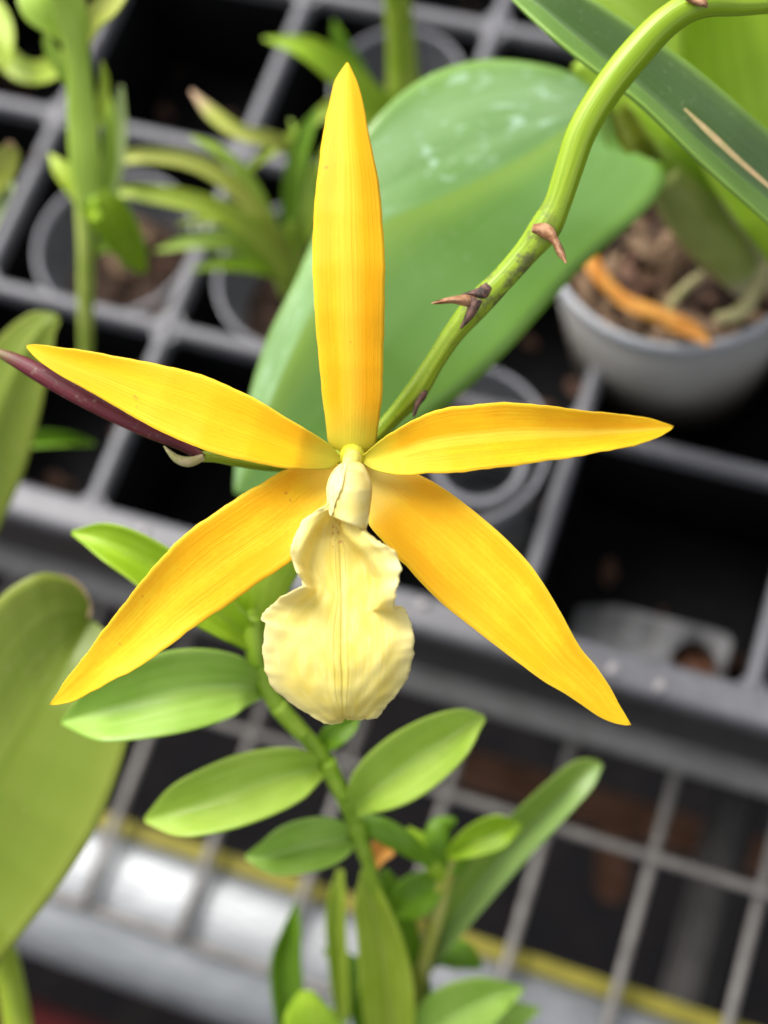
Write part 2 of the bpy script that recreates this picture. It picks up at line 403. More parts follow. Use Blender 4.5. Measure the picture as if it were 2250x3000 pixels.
G = dict(
    spotted=leaf_mat('leaf_spotted', (0.17, 0.335, 0.085), (0.27, 0.45, 0.18), 0.30, 0.6, 7, None, (0.26, 0.40, 0.05), 0.8, (0.50, 0.72, 0.52), 0.15, (0.18, 0.34, 0.03), seed=2.2, halves=(0.105, 0.245, 0.028)),  # half beyond the midrib painted darker; the other carries the pale sky reflection
    strap=leaf_mat('leaf_strap', (0.16, 0.29, 0.06), (0.20, 0.35, 0.09), 0.42, 0.5, 30, None, transl=0.08, edge=(0.25, 0.42, 0.05), seed=3.0, halves=(0.085, 0.15, 0.055)),  # upper facet coloured darker, shading painted across the fold
    bright=leaf_mat('leaf_bright', (0.30, 0.50, 0.012), (0.42, 0.62, 0.04), 0.4, 0.4, 9, None, transl=0.25, seed=4.0),
    lime=leaf_mat('leaf_lime', (0.37, 0.56, 0.055), (0.47, 0.66, 0.10), 0.36, 0.45, 12, (0.46, 0.66, 0.12), transl=0.22, seed=5.0),
    mid=leaf_mat('leaf_mid_green', (0.29, 0.49, 0.06), (0.39, 0.60, 0.11), 0.36, 0.5, 12, (0.42, 0.64, 0.14), transl=0.2, seed=6.0),
    deep=leaf_mat('leaf_deep', (0.13, 0.28, 0.008), (0.19, 0.36, 0.02), 0.4, 0.4, 12, None, transl=0.2, seed=7.0),
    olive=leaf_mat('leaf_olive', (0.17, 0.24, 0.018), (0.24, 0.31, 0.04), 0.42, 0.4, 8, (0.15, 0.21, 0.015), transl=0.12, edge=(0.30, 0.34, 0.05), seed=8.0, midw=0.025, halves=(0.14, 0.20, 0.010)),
    grassy=leaf_mat('leaf_grassy', (0.36, 0.50, 0.025), (0.48, 0.61, 0.08), 0.42, 0.4, 8, (0.48, 0.58, 0.12), transl=0.22, seed=9.0),
    tan=leaf_mat('leaf_tan_tip', (0.40, 0.47, 0.06), (0.54, 0.57, 0.14), 0.45, 0.35, 8, None, transl=0.18, tip=(0.55, 0.36, 0.22), seed=10.0),
    dull=leaf_mat('leaf_dull', (0.22, 0.30, 0.10), (0.30, 0.38, 0.15), 0.5, 0.35, 8, None, transl=0.15, seed=11.0),
)
M_canel = plain('cane_leafy_green', (0.26, 0.44, 0.02), (0.36, 0.54, 0.05), 0.42, 0.4, 0, 160, 0.2, 0.2)
M_canep = plain('cane_pale_green', (0.38, 0.50, 0.08), (0.50, 0.60, 0.14), 0.42, 0.4, 0, 160, 0.2, 0.15)
M_cane = plain('cane_green', (0.27, 0.40, 0.025), (0.36, 0.48, 0.06), 0.42, 0.4, 0, 160, 0.2, 0.15)
M_cane2 = plain('cane_pale', (0.34, 0.32, 0.16), (0.46, 0.43, 0.26), 0.6, 0.3, 0, 200, 0.3, 0.1)
M_rib = plain('tray_dusty_lit_grey', (0.105, 0.104, 0.115), (0.14, 0.138, 0.150), 0.45, 0.5, 0, 420, 0.12)  # dusty grey, lightened for the sky light on the rib tops
M_wall = plain('tray_shaded_plastic', (0.004, 0.004, 0.0045), (0.007, 0.007, 0.0075), 0.7, 0.12, 0, 180, 0.2)  # tray plastic painted near black for the shade deep in the cells
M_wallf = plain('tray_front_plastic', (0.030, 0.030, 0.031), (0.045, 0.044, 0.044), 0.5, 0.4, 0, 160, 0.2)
M_rail = plain('tray_foot_grey', (0.20, 0.193, 0.183), (0.26, 0.25, 0.24), 0.5, 0.4, 0, 120, 0.3)
M_stud = plain('stud_pale', (0.36, 0.33, 0.33), (0.46, 0.42, 0.42), 0.6)
M_wire = plain('wire_grey', (0.14, 0.13, 0.12), (0.21, 0.195, 0.18), 0.5, 0.4, 0.1, 200, 0.3)
M_galv = plain('galvanised_metal', (0.19, 0.20, 0.21), (0.27, 0.28, 0.29), 0.42, 0.5, 0.35, 90, 0.2, 0, 4, (1, 6, 1))
M_yel = plain('yellow_tape', (0.17, 0.15, 0.012), (0.23, 0.20, 0.02), 0.6, 0.3, 0, 150, 0.2)
M_rust = plain('rusty_steel', (0.085, 0.038, 0.02), (0.15, 0.075, 0.045), 0.85, 0.2, 0, 90, 0.6)
M_dark = plain('dark_steel', (0.045, 0.042, 0.04), (0.06, 0.056, 0.053), 0.6, 0.4, 0.2, 90, 0.3)
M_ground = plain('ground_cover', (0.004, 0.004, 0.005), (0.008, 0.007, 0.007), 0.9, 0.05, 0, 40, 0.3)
M_red = plain('red_plastic', (0.035, 0.002, 0.002), (0.05, 0.004, 0.004), 0.6, 0.08)
M_bark = plain('bark', (0.075, 0.04, 0.028), (0.20, 0.115, 0.08), 0.9, 0.15, 0, 260, 0.8)
M_bark2 = plain('bark_dark', (0.022, 0.015, 0.011), (0.07, 0.042, 0.03), 0.9, 0.15, 0, 260, 0.8)
M_barkt = plain('bark_tan', (0.14, 0.085, 0.05), (0.28, 0.19, 0.12), 0.9, 0.15, 0, 300, 0.8)
M_orange = plain('dry_leaf_orange', (0.62, 0.24, 0.035), (0.78, 0.38, 0.08), 0.6, 0.3, 0, 180, 0.4, 0.2)
M_root = plain('root_pale', (0.36, 0.33, 0.14), (0.44, 0.40, 0.20), 0.6, 0.3, 0, 240, 0.3)
def clear_mat(name, col, alpha, rough=0.25):
    t = NT(name); co = t.objco(); nz = t.noise(co, 60, 4, 0.6)
    p = t.n('ShaderNodeBsdfPrincipled'); p.inputs['Base Color'].default_value = (*col, 1)
    p.inputs['Roughness'].default_value = rough; p.inputs['Specular IOR Level'].default_value = 0.6
    tr = t.n('ShaderNodeBsdfTransparent'); mx = t.n('ShaderNodeMixShader')
    t.l(t.math('MULTIPLY_ADD', nz, 0.3, alpha - 0.15), mx.inputs[0]); t.l(tr.outputs[0], mx.inputs[1]); t.l(p.outputs[0], mx.inputs[2])
    t.l(mx.outputs[0], t.out.inputs[0]); return t.m
M_clear = clear_mat('clear_plastic', (0.26, 0.27, 0.29), 0.15)
M_clearrim = clear_mat('clear_plastic_rim', (0.30, 0.30, 0.33), 0.6)
def milky_mat():
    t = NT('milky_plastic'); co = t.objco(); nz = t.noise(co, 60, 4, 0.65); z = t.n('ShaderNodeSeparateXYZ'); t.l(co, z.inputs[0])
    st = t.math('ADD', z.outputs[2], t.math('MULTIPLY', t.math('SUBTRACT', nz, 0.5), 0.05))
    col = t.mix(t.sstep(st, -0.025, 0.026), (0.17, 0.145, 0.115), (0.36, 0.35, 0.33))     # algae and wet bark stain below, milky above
    p = t.n('ShaderNodeBsdfPrincipled'); t.l(col, p.inputs['Base Color']); p.inputs['Roughness'].default_value = 0.4
    tr = t.n('ShaderNodeBsdfTransparent'); mx = t.n('ShaderNodeMixShader'); mx.inputs[0].default_value = 0.72
    t.l(tr.outputs[0], mx.inputs[1]); t.l(p.outputs[0], mx.inputs[2]); t.l(mx.outputs[0], t.out.inputs[0]); return t.m
M_milky = milky_mat()
M_milkyrim = clear_mat('milky_plastic_rim', (0.42, 0.43, 0.46), 0.90, 0.35)

# ------------------------------------------------------------------ setting
bm = bmesh.new(); s = 6.0
vs = [bm.verts.new(v) for v in ((-s, -s, -0.8), (s, -s, -0.8), (s, s, -0.8), (-s, s, -0.8))]; bm.faces.new(vs)
me = bpy.data.meshes.new('ground'); bm.to_mesh(me); bm.free()
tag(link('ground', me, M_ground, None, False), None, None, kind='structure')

S = 0.064                                    # tray cell
# growing tray: ribs, cell walls, front
NI0, NI1, NJ1 = -2, 6, 5
tray = empty('growing_tray', (0, 0, -0.06), 'dark plastic tray with a grid of square cells, lying on the wire shelf', 'tray')
for i in range(NI0, NI1 + 1):
    extrude_profile('rib', bar_prof(i * S, 0.0046, 0.0, 0.006, .0021), 0.0, NJ1 * S, M_rib, tray, 'Y', smooth=False)
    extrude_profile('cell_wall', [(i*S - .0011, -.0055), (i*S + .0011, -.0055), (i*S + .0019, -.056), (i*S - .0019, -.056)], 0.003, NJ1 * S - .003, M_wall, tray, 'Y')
for j in range(1, NJ1 + 1):
    extrude_profile('rib', bar_prof(j * S, 0.0046, -0.0007, 0.006, .0021), NI0 * S, NI1 * S, M_rib, tray, 'X')
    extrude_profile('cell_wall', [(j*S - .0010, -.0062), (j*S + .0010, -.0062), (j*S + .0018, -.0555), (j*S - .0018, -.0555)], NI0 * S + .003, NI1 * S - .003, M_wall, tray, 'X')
extrude_profile('front_rim', bar_prof(-0.001, 0.0105, 0.0012, 0.007), NI0 * S - .004, NI1 * S + .004, M_rib, tray, 'X')
extrude_profile('front_wall', [(-.0045, -.0055), (-.0015, -.0055), (.0010, -.0575), (-.0025, -.0575)], NI0 * S - .003, NI1 * S + .003, M_wallf, tray, 'X')
extrude_profile('foot_rail', bar_prof(-0.0035, 0.0115, -0.0545, 0.008, 0.0032), NI0 * S - .005, NI1 * S + .005, M_rail, tray, 'X')
extrude_profile('tray_base', [(0.002, -.0565), (NJ1 * S, -.0565), (NJ1 * S, -.0585), (0.002, -.0585)], NI0 * S, NI1 * S, M_wall, tray, 'X')
for i in range(NI0 + 1, NI1):                # webs where ribs run into the front rim and at crossings
    for j in range(0, 4):
        for sx in (-1, 1):
            for sy in ((1,) if j == 0 else (-1, 1)):
                a = 0.0026; x0, y0 = i*S + sx*.0020, j*S + sy*(.0036 if j == 0 else .0020)
                bm = bmesh.new(); zt = -0.0012
                top = [bm.verts.new(v) for v in ((x0, y0, zt), (x0 + sx*a, y0, zt), (x0, y0 + sy*a*1.5, zt))]
                bot = [bm.verts.new((v.co.x, v.co.y, -.0058)) for v in top]
                bm.faces.new(top); bm.faces.new(bot[::-1])
                for q in range(3): bm.faces.new((top[q], bot[q], bot[(q+1) % 3], top[(q+1) % 3]))
                bmesh.ops.recalc_face_normals(bm, faces=bm.faces)
                me = bpy.data.meshes.new('web'); bm.to_mesh(me); bm.free(); link('web', me, M_rib, tray, False)
for px, py in ((1795, 1962), (1935, 2012), (1240, 1772), (420, 1560)):
    q = on(px, py, 0.001)
    lathe('stud', [(0, .0018), (.0010, .0016), (.0015, .0008), (.0016, -.001)], q, M_stud, tray, 12)
# moulded seat with a drain hole in the front cell
def seat():
    bm = bmesh.new(); cx, cy = on(2030, 1945, -.046).xy; hr = .0068; zt = -.046
    N = 32; inner, outer, low = [], [], []
    x0, x1, y0, y1 = 3*S + .010, 4*S - .008, .004, .030
    for i in range(N):
        a = 2*math.pi*i/N; c, s_ = math.cos(a), math.sin(a)
        k = min((x1-cx)/c if c > 1e-6 else ((x0-cx)/c if c < -1e-6 else 9), (y1-cy)/s_ if s_ > 1e-6 else ((y0-cy)/s_ if s_ < -1e-6 else 9))
        inner.append(bm.verts.new((cx + hr*c, cy + hr*s_, zt + .001)))
        outer.append(bm.verts.new((cx + k*c, cy + k*s_, zt + .003*max(0, s_))))
        low.append((bm.verts.new((cx + hr*c, cy + hr*s_, zt - .006)), bm.verts.new((cx + k*c*1.02, cy + k*s_*1.02, zt - .010))))
    for i in range(N):
        j = (i+1) % N
        bm.faces.new((inner[i], outer[i], outer[j], inner[j]))
        bm.faces.new((inner[i], inner[j], low[j][0], low[i][0])); bm.faces.new((outer[i], low[i][1], low[j][1], outer[j]))
    bmesh.ops.recalc_face_normals(bm, faces=bm.faces)
    me = bpy.data.meshes.new('cell_seat'); bm.to_mesh(me); bm.free()
    o = link('cell_seat', me, plain('seat_plastic', (0.07, 0.07, 0.073), (0.22, 0.22, 0.225), 0.3, 0.6, 0, 90, 1.0), tray, False)
    lathe('hole_plug', [(0, 0), (.004, -.0006), (.0072, -.002)], (cx + .0005, cy - .001, zt - .004), plain('brown_media', (0.10, 0.045, 0.025), (0.17, 0.08, 0.05), 0.9, 0.1, 0, 300, 0.6), tray, 20)
seat()

# wire shelf
shelf = empty('wire_shelf', (0.18, -0.03, -0.066), 'grey welded wire mesh shelf under the tray, open at the lower right', 'shelf')
def wire(a, b, r):
    a, b = Vector(a), Vector(b)
    c = [list(a.lerp(b, t / 24)) for t in range(25)]
    for k in c: k[2] += random.uniform(-1, 1) * 0.00012
    return tube_world('wire', c, [r] * 25, M_wire, shelf, 10)
for k in range(-5, 11): wire((0.0830 + .0318*k, -0.101, -.0655), (0.0830 + .0318*k, 0.34, -.0655), .00165)
for y in (-0.0355, 0.075, 0.185, 0.295): wire((-0.10, y, -.0630), (0.44, y, -.0630), .0016)
wire((-0.10, -0.1005, -.0684), (0.44, -0.1005, -.0684), .0014)

# bench edge rail
rail = empty('bench_rail', (0.15, -0.09, -0.10), 'galvanised metal bench edge below the wire mesh, with a yellow line', 'rail')
pr = [(-.0765, -.0735), (-.080, -.0712), (-.084, -.0703), (-.090, -.0699), (-.096, -.0701), (-.1005, -.0712)]
for i in range(1, 12):
    a = math.pi/2 + i * math.pi/2 / 9
    pr.append((-.1005 + .019*math.cos(a), -.0895 + .0178*math.sin(a)))
pr += [(-.113, -.1020), (-.0765, -.1020)]
extrude_profile('profile', pr, -0.30, 0.60, M_galv, rail, 'X', smooth=True)
extrude_profile('yellow_strip', [(-.0765, -.0722), (-.0715, -.0722), (-.0715, -.080), (-.0765, -.080)], -0.30, 0.60, M_yel, rail, 'X')

# things under the shelf
br = empty('rusty_bracket', (0.23, -0.008, -0.3), 'rusty brown steel bracket hanging below the wire mesh', 'bracket')
extrude_profile('crossbar', bar_prof(-0.008, 0.013, -0.158, 0.006), 0.165, 0.36, M_rust, br, 'X')
a, b = on(1800, 2330, -.168), on(1792, 2640, -.172); dr = (b - a).normalized(); sd_ = dr.cross(Vector((0, 0, 1))).normalized()
bm = bmesh.new()
for p_, w_ in ((a, .0062), (b - dr*.004, .0058), (b, .003)):
    for sx, dz in ((-1, 0), (1, 0), (1, -.003), (-1, -.003)): bm.verts.new(p_ + sd_*w_*sx + Vector((0, 0, dz)))
bm.verts.ensure_lookup_table(); vv = bm.verts
for q in (0, 4):
    for e_ in range(4): bm.faces.new((vv[q+e_], vv[q+(e_+1) % 4], vv[q+4+(e_+1) % 4], vv[q+4+e_]))
bm.faces.new(vv[0:4]); bm.faces.new(vv[8:12]); bmesh.ops.recalc_face_normals(bm, faces=bm.faces)
me = bpy.data.meshes.new('tongue'); bm.to_mesh(me); bm.free(); link('tongue', me, M_rust, br, False)
st = empty('shelf_strut', (0.255, -0.05, -0.11), 'dark steel strut running under the wire mesh at right', 'strut')
extrude_profile('strut_bar', bar_prof(0.262, 0.010, -0.105, 0.008), -0.070, 0.3, M_dark, st, 'Y')
extrude_profile('strut_flange', bar_prof(0.262, 0.016, -0.1135, 0.002), -0.070, 0.3, M_dark, st, 'Y')
cr = empty('red_crate', (0.0, -0.22, -0.8), 'dark red plastic crate on the ground at the lower left corner', 'crate')
c0 = on(330, 3120, -0.45)
for nm, x0, x1, y0, y1, z0, z1 in (('side', -.26, .04, -.01, 0.0, -.8, -.45), ('side', -.26, .04, -.25, -.24, -.8, -.45), ('end', -.26, -.25, -.2395, -.0105, -.8, -.45), ('end', .03, .04, -.2395, -.0105, -.8, -.45), ('base', -.249, .029, -.239, -.011, -.5, -.49), ('rim', -.27, .05, .0005, .012, -.462, -.447)):
    bm = bmesh.new(); bmesh.ops.create_cube(bm, size=1.0)
    for v in bm.verts: v.co = Vector((c0.x + (x0 + x1)/2 + v.co.x*(x1-x0), c0.y + (y0+y1)/2 + v.co.y*(y1-y0), (z0+z1)/2 + v.co.z*(z1-z0)))
    bmesh.ops.bevel(bm, geom=bm.edges[:], offset=.0015, segments=2, affect='EDGES')
    me = bpy.data.meshes.new(nm); bm.to_mesh(me); bm.free(); link(nm, me, M_red, cr, False)

# ------------------------------------------------------------------ small clear pots in the tray
CHIPS = []
for q in range(9):
    bm = bmesh.new(); bmesh.ops.create_icosphere(bm, subdivisions=1, radius=1.0)
    for v in bm.verts:
        v.co *= random.uniform(0.6, 1.35)
        v.co = Vector((v.co.x * (1.2 + .1*q), v.co.y * .75, v.co.z * .5))
    me = bpy.data.meshes.new('bark_chip'); bm.to_mesh(me); bm.free(); CHIPS.append(me)
    me.materials.append((M_bark, M_bark2, M_barkt)[q % 3])
# bark crumbs fallen on the tray floor
bm = bmesh.new()
for q in range(420):
    x, y = random.uniform(-.12, .38), random.uniform(.004, .31)
    zz = -.0560 if random.random() < .93 else None
    if zz is None:
        if random.random() < .5: x = round(x / S) * S + random.uniform(-.0015, .0015)
        else: y = max(1, round(y / S)) * S + random.uniform(-.0015, .0015)
        zz = .0004
    sz = random.uniform(.0008, .0032) * (1 if zz < 0 else .4)
    g = bmesh.ops.create_icosphere(bm, subdivisions=1, radius=1.0, matrix=Matrix.Translation((x, y, zz + sz*.3)) @ Matrix.Rotation(random.uniform(0, 6.28), 4, 'Z') @ Matrix.Diagonal((sz*1.6, sz*.9, sz*.5, 1)))
    for v in g['verts']: v.co += Vector((random.uniform(-1, 1), random.uniform(-1, 1), random.uniform(-1, 1))) * sz * .25
me = bpy.data.meshes.new('bark_crumbs'); bm.to_mesh(me); bm.free()
tag(link('bark_crumbs', me, M_bark, None, False), 'brown bark crumbs scattered over the tray floor', 'bark', kind='stuff')
def clear_pot(center, r, h, label, media=True, cm=M_clear, rm=M_clearrim, inner=None):
    loc = Vector(center)
    p = empty('clear_pot', loc - Vector((0, 0, h)), label, 'pot', 'clear pots standing in the tray cells')
    lathe('pot_wall', [(r*.70, -h + .002), (r*.96, -.002), (r*.96 - .0009, -.002), (r*.70 - .0009, -h + .0028), (0, -h + .0028), (0, -h + .002), (r*.70, -h + .002)], loc, cm, p)
    lathe('rim', [(r*.955, -.0020), (r*.985, -.0014), (r*1.0, -.0006), (r*1.0, .0004), (r*.985, .0008), (r*.955, .0006), (r*.945, 0), (r*.947, -.0014), (r*.955, -.0020)], loc, rm, p)
    if media:
        prof = [(0, -.021), (r*.3, -.0205), (r*.6, -.0215), (r*.86, -.023), (r*.84, -.028), (0, -.028)]
        o = lathe('potting_mix', prof, loc, M_bark2, p, 40)
        for v in o.data.vertices:
            v.co.z += random.uniform(-.0012, .0012)
        chip_in(p, loc + Vector((0, 0, -.0200)), r * .75, 16, .0042)
    if inner:
        lathe('inner_ring', [(inner*.9, -.002), (inner, -.001), (inner, .001), (inner*.86, .0014), (inner*.82, 0), (inner*.9, -.002)], loc + Vector((.004, .001, -.012)), rm, p)
        lathe('inner_wall', [(inner*.72, -.03), (inner*.88, -.002), (inner*.86, -.002), (inner*.70, -.03), (inner*.72, -.03)], loc + Vector((.004, .001, -.012)), cm, p)
    return p
def chip_in(parent, loc, r, n, size):
    base = Vector((0, 0, 0)); p = parent
    while p: base += p.location; p = p.parent
    for q in range(n):
        a, rr = random.uniform(0, 6.283), r * math.sqrt(random.random())
        o = bpy.data.objects.new('bark_chip', random.choice(CHIPS)); COL.objects.link(o)
        o.parent = parent
        sz = size * random.uniform(.6, 1.3)
        o.location = loc + Vector((rr*math.cos(a), rr*math.sin(a), random.uniform(-.001, .002))) - base
        o.rotation_euler = (random.uniform(-1, 1), random.uniform(-1, 1), random.uniform(0, 6.28)); o.scale = (sz, sz, sz)
clear_pot(on(338, 712, -.003), .0262, .05, 'clear round pot at the far left, ringed by a grassy seedling')
clear_pot(on(872, 806, -.004), .0258, .05, 'clear round pot half hidden behind the upright yellow petal')
clear_pot(on(1352, 1300, .010), .0245, .06, 'empty clear round pot just behind the right yellow petal', False, inner=.0135)
clear_pot(on(1165, 245, -.003), .0215, .05, 'clear round pot at the top, above the big spotted leaf', False)

# ------------------------------------------------------------------ large pot with bark and its plant
PZ = 0.035
pc = on(1996, 668, PZ)
big = empty('milky_pot', (pc.x, pc.y, -.056), 'milky translucent pot full of bark chips at the right edge', 'pot')
r = .0362
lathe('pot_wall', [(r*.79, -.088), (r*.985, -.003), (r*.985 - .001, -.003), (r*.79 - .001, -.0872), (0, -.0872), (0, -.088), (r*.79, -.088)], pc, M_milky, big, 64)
lathe('rim', [(r*.98, -.004), (r*1.015, -.003), (r*1.03, -.001), (r*1.02, .001), (r*.985, .0015), (r*.965, .0002), (r*.97, -.003), (r*.98, -.004)], pc, M_milkyrim, big, 64)
o = lathe('potting_mix', [(0, -.010), (r*.4, -.0095), (r*.75, -.0105), (r*.95, -.012), (r*.93, -.020), (r*.8, -.06), (0, -.062)], pc, M_bark2, big, 48)
chip_in(big, pc + Vector((0, 0, -.009)), r * .88, 190, .0038)
chip_in(big, pc + Vector((0, 0, -.0075)), r * .8, 20, .0062)

plant = empty('spotted_leaf_orchid', (pc.x, pc.y, PZ - .012), 'orchid with one broad pale spotted leaf, rooted in the milky bark pot', 'orchid plant')
# broad spotted leaf (edges traced from base to tip)
k = 1.3563
T = lambda pts: [(a * k, b * k) for a, b in pts]
blade('leaf', T([(1312, 222), (1285, 192), (1235, 158), (1165, 138), (1080, 128), (1005, 135), (920, 165), (840, 225), (760, 325), (695, 470), (635, 610), (575, 735), (532, 880), (509, 1000), (505, 1062)]),
      T([(1318, 250), (1334, 305), (1372, 343), (1424, 350), (1440, 380), (1420, 425), (1380, 470), (1320, 522), (1245, 590), (1175, 670), (1100, 755), (1020, 830), (930, 905), (850, 955), (770, 1000), (690, 1035), (610, 1060), (545, 1070), (506, 1064)]),
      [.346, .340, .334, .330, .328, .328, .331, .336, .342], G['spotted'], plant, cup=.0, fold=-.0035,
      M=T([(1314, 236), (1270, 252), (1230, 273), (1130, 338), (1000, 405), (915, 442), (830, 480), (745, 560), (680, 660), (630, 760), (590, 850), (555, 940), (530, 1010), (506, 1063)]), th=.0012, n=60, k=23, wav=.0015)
stem('leaf_sheath', [(1700, 180), (1776, 290), (1860, 370), (1950, 440), (2074, 540)], [30, 48, 62, 66, 60], [.350, .354, .358, .362, .372], M_canel, plant, 30, 16)
spine('leaf_sheath', [(1800, 300), (1822, 370), (1850, 430), (1895, 475), (1940, 480)], [30, 52, 58, 48, 20], [.352, .3515, .351, .352, .354], leaf_mat('sheath_olive', (0.10, 0.14, 0.010), (0.17, 0.21, 0.015), 0.45, 0.35, 8, transl=0.15, seed=13.), plant, cup=.008, th=.0012)
stem('pseudobulb', [(1935, 500), (1990, 560), (2050, 640), (2130, 735), (2190, 830)], [56, 82, 90, 82, 50], [.362, .370, .378, .386, .396], leaf_mat('pseudobulb_skin', (0.24, 0.29, 0.06), (0.32, 0.37, 0.10), 0.5, 0.35, 10, transl=0.05, seed=14., tip=(0.42, 0.38, 0.28)), plant, 40, 20)
stem('pseudobulb', [(2110, 560), (2180, 640), (2225, 720), (2260, 820)], [40, 62, 60, 40], [.372, .380, .388, .398], M_cane2, plant, 30, 18)
stem('root', [(2262, 690), (2232, 790), (2190, 890), (2150, 925), (2095, 930)], [20, 24, 24, 22, 12], [.384, .388, .392, .393, .395], M_root, plant, 30, 12)
stem('root', [(2060, 800), (2000, 850), (1960, 900), (1950, 950)], [12, 14, 12, 6], [.394, .396, .397, .398], M_root, plant, 24, 10)
spine('leaf', T([(1760, 560), (1680, 300), (1640, 130), (1600, -60), (1560, -200)]), [120, 240, 250, 180, 20], [.380, .362, .352, .345, .34], G['bright'], plant, cup=.008, fold=.005, th=.0012)
spine('leaf', T([(1600, 300), (1480, 120), (1360, 20), (1230, -80), (1130, -140)]), [60, 150, 190, 150, 20], [.376, .368, .362, .358, .355], G['lime'], plant, cup=.006, th=.0012)
dl = empty('dried_leaf', on(1935, 929, PZ - .005), 'orange dried leaf strip curled inside the bark pot rim', 'dried leaf')
spine('leaf_strip', [(1715, 700), (1740, 780), (1813, 868), (1935, 927), (2030, 968), (2082, 1012)], [12, 24, 21, 27, 23, 5], [.404, .401, .398, .395, .392, .388], M_orange, dl, wav=.001, fold=-.0015, cup=0, th=.0008)

# strap-leaved plant, upper right
sp = empty('strap_leaf_orchid', P(2600, 760, .36), 'orchid with a dark green channelled strap leaf crossing the upper right corner', 'orchid plant')
blade('leaf', T([(1790, 592), (1659, 477), (1529, 360), (1385, 220), (1309, 165), (1229, 105), (1110, 0), (1050, -55)]),
      T([(1790, 395), (1659, 281), (1560, 195), (1479, 130), (1380, 65), (1279, 0), (1180, -50), (1060, -78)]),
      [.300, .292, .288, .286, .285, .285, .286, .288], G['strap'], sp, fold=.006, cup=0,
      M=T([(1790, 545), (1659, 430), (1530, 322), (1385, 190), (1309, 130), (1229, 66), (1149, 0), (1055, -66)]), th=.0018)
spine('scar', [(2005, 318), (2080, 390), (2160, 465), (2270, 560)], [3, 9, 8, 6], [.2830, .2825, .2822, .2820], plain('scar_tan', (0.46, 0.33, 0.17), (0.36, 0.30, 0.13), 0.7, 0.2, 0, 300, .4), sp, th=.0004)

# ------------------------------------------------------------------ seedlings, upper left
u1 = empty('reed_stem_seedling', on(300, 760, -.02), 'tall pale green seedling stem rising past the left clear pot', 'seedling')
stem('cane', [(252, 1060), (252, 900), (252, 740), (248, 600), (240, 420), (230, 260), (232, 120), (225, -40)], [18, 24, 26, 30, 38, 34, 30, 26], [.402, .39, .38, .374, .366, .36, .352, .345], M_canep, u1)
spine('leaf', [(262, 610), (250, 480), (238, 320), (228, 170), (205, 40), (170, -40)], [30, 46, 42, 36, 50, 20], [.368, .362, .356, .35, .344, .34], G['lime'], u1, cup=-.0008)
spine('leaf', [(250, 640), (290, 600), (340, 660), (390, 740), (420, 800)], [20, 50, 60, 42, 14], [.37, .366, .37, .382, .395], G['bright'], u1, cup=-.0008)
spine('leaf', [(262, 600), (220, 540), (175, 490), (145, 450)], [34, 34, 24, 4], [.374, .372, .372, .374], G['grassy'], u1, cup=.0008)
spine('leaf', [(230, 110), (160, 60), (110, 20), (70, -40)], [40, 46, 50, 30], [.352, .348, .346, .346], G['lime'], u1, cup=.0008)
spine('leaf', [(240, 130), (270, 60), (320, 10), (370, -50)], [20, 30, 34, 20], [.35, .347, .345, .344], G['tan'], u1, cup=.0008)
spine('leaf', [(300, 600), (330, 480), (345, 380), (355, 250)], [40, 34, 26, 4], [.385, .38, .378, .376], G['dull'], u1, cup=.0008)
u0 = empty('edge_seedling', on(-40, 260, -.02), 'yellow green leafy seedling cut by the upper left edge', 'seedling')
spine('leaf', [(-60, 60), (0, 150), (80, 210), (170, 190), (205, 130)], [30, 34, 34, 30, 6], [.40, .395, .39, .386, .384], G['grassy'], u0, cup=.0008)
spine('leaf', [(-60, -20), (-10, 60), (10, 130), (10, 210)], [30, 40, 30, 6], [.39, .386, .384, .384], G['grassy'], u0, cup=.0008)
spine('leaf', [(-50, 560), (0, 500), (25, 450), (30, 415)], [40, 44, 34, 8], [.38, .372, .366, .362], G['tan'], u0, cup=.0008)
spine('leaf', [(-60, 700), (-10, 600), (20, 560), (40, 530)], [30, 30, 20, 4], [.39, .385, .38, .38], G['dull'], u0, cup=.0008)

u2 = empty('arching_leaf_seedling', on(870, 800, -.018), 'seedling with arching narrow leaves left of the upright petal', 'seedling')
B = (845, 815)
stem('stem_base', [(850, 850), (845, 790), (850, 720), (862, 640)], [34, 46, 44, 26], [.425, .415, .408, .40], M_cane, u2)
spine('leaf', [B, (800, 700), (700, 560), (580, 480), (440, 455), (320, 470), (235, 500)], [22, 25, 27, 25, 22, 16, 2], [.412, .40, .392, .388, .386, .388, .392], G['tan'], u2, cup=.0008)
spine('leaf', [B, (780, 720), (690, 640), (560, 590), (420, 565), (265, 560)], [22, 31, 34, 31, 24, 2], [.410, .398, .390, .386, .386, .390], G['grassy'], u2, cup=.0008)
spine('leaf', [B, (770, 740), (690, 705), (570, 705), (455, 735)], [19, 30, 31, 24, 3], [.412, .404, .398, .398, .402], G['lime'], u2, cup=.0008)
spine('leaf', [(862, 640), (880, 520), (870, 450), (800, 410), (700, 385), (620, 330), (560, 265)], [22, 22, 19, 22, 22, 21, 4], [.402, .394, .390, .386, .384, .384, .386], G['tan'], u2, cup=.0008)
spine('leaf', [(850, 720), (855, 600), (865, 500), (890, 400), (930, 320)], [22, 30, 30, 25, 6], [.404, .396, .39, .386, .384], G['deep'], u2, cup=.0008)
spine('leaf', [(700, 520), (780, 450), (860, 400), (960, 330)], [6, 15, 18, 6], [.395, .39, .388, .388], G['grassy'], u2, cup=.0008)
spine('leaf', [(870, 740), (915, 620), (930, 520), (960, 420)], [22, 27, 22, 4], [.41, .405, .40, .398], G['grassy'], u2, cup=.0008)

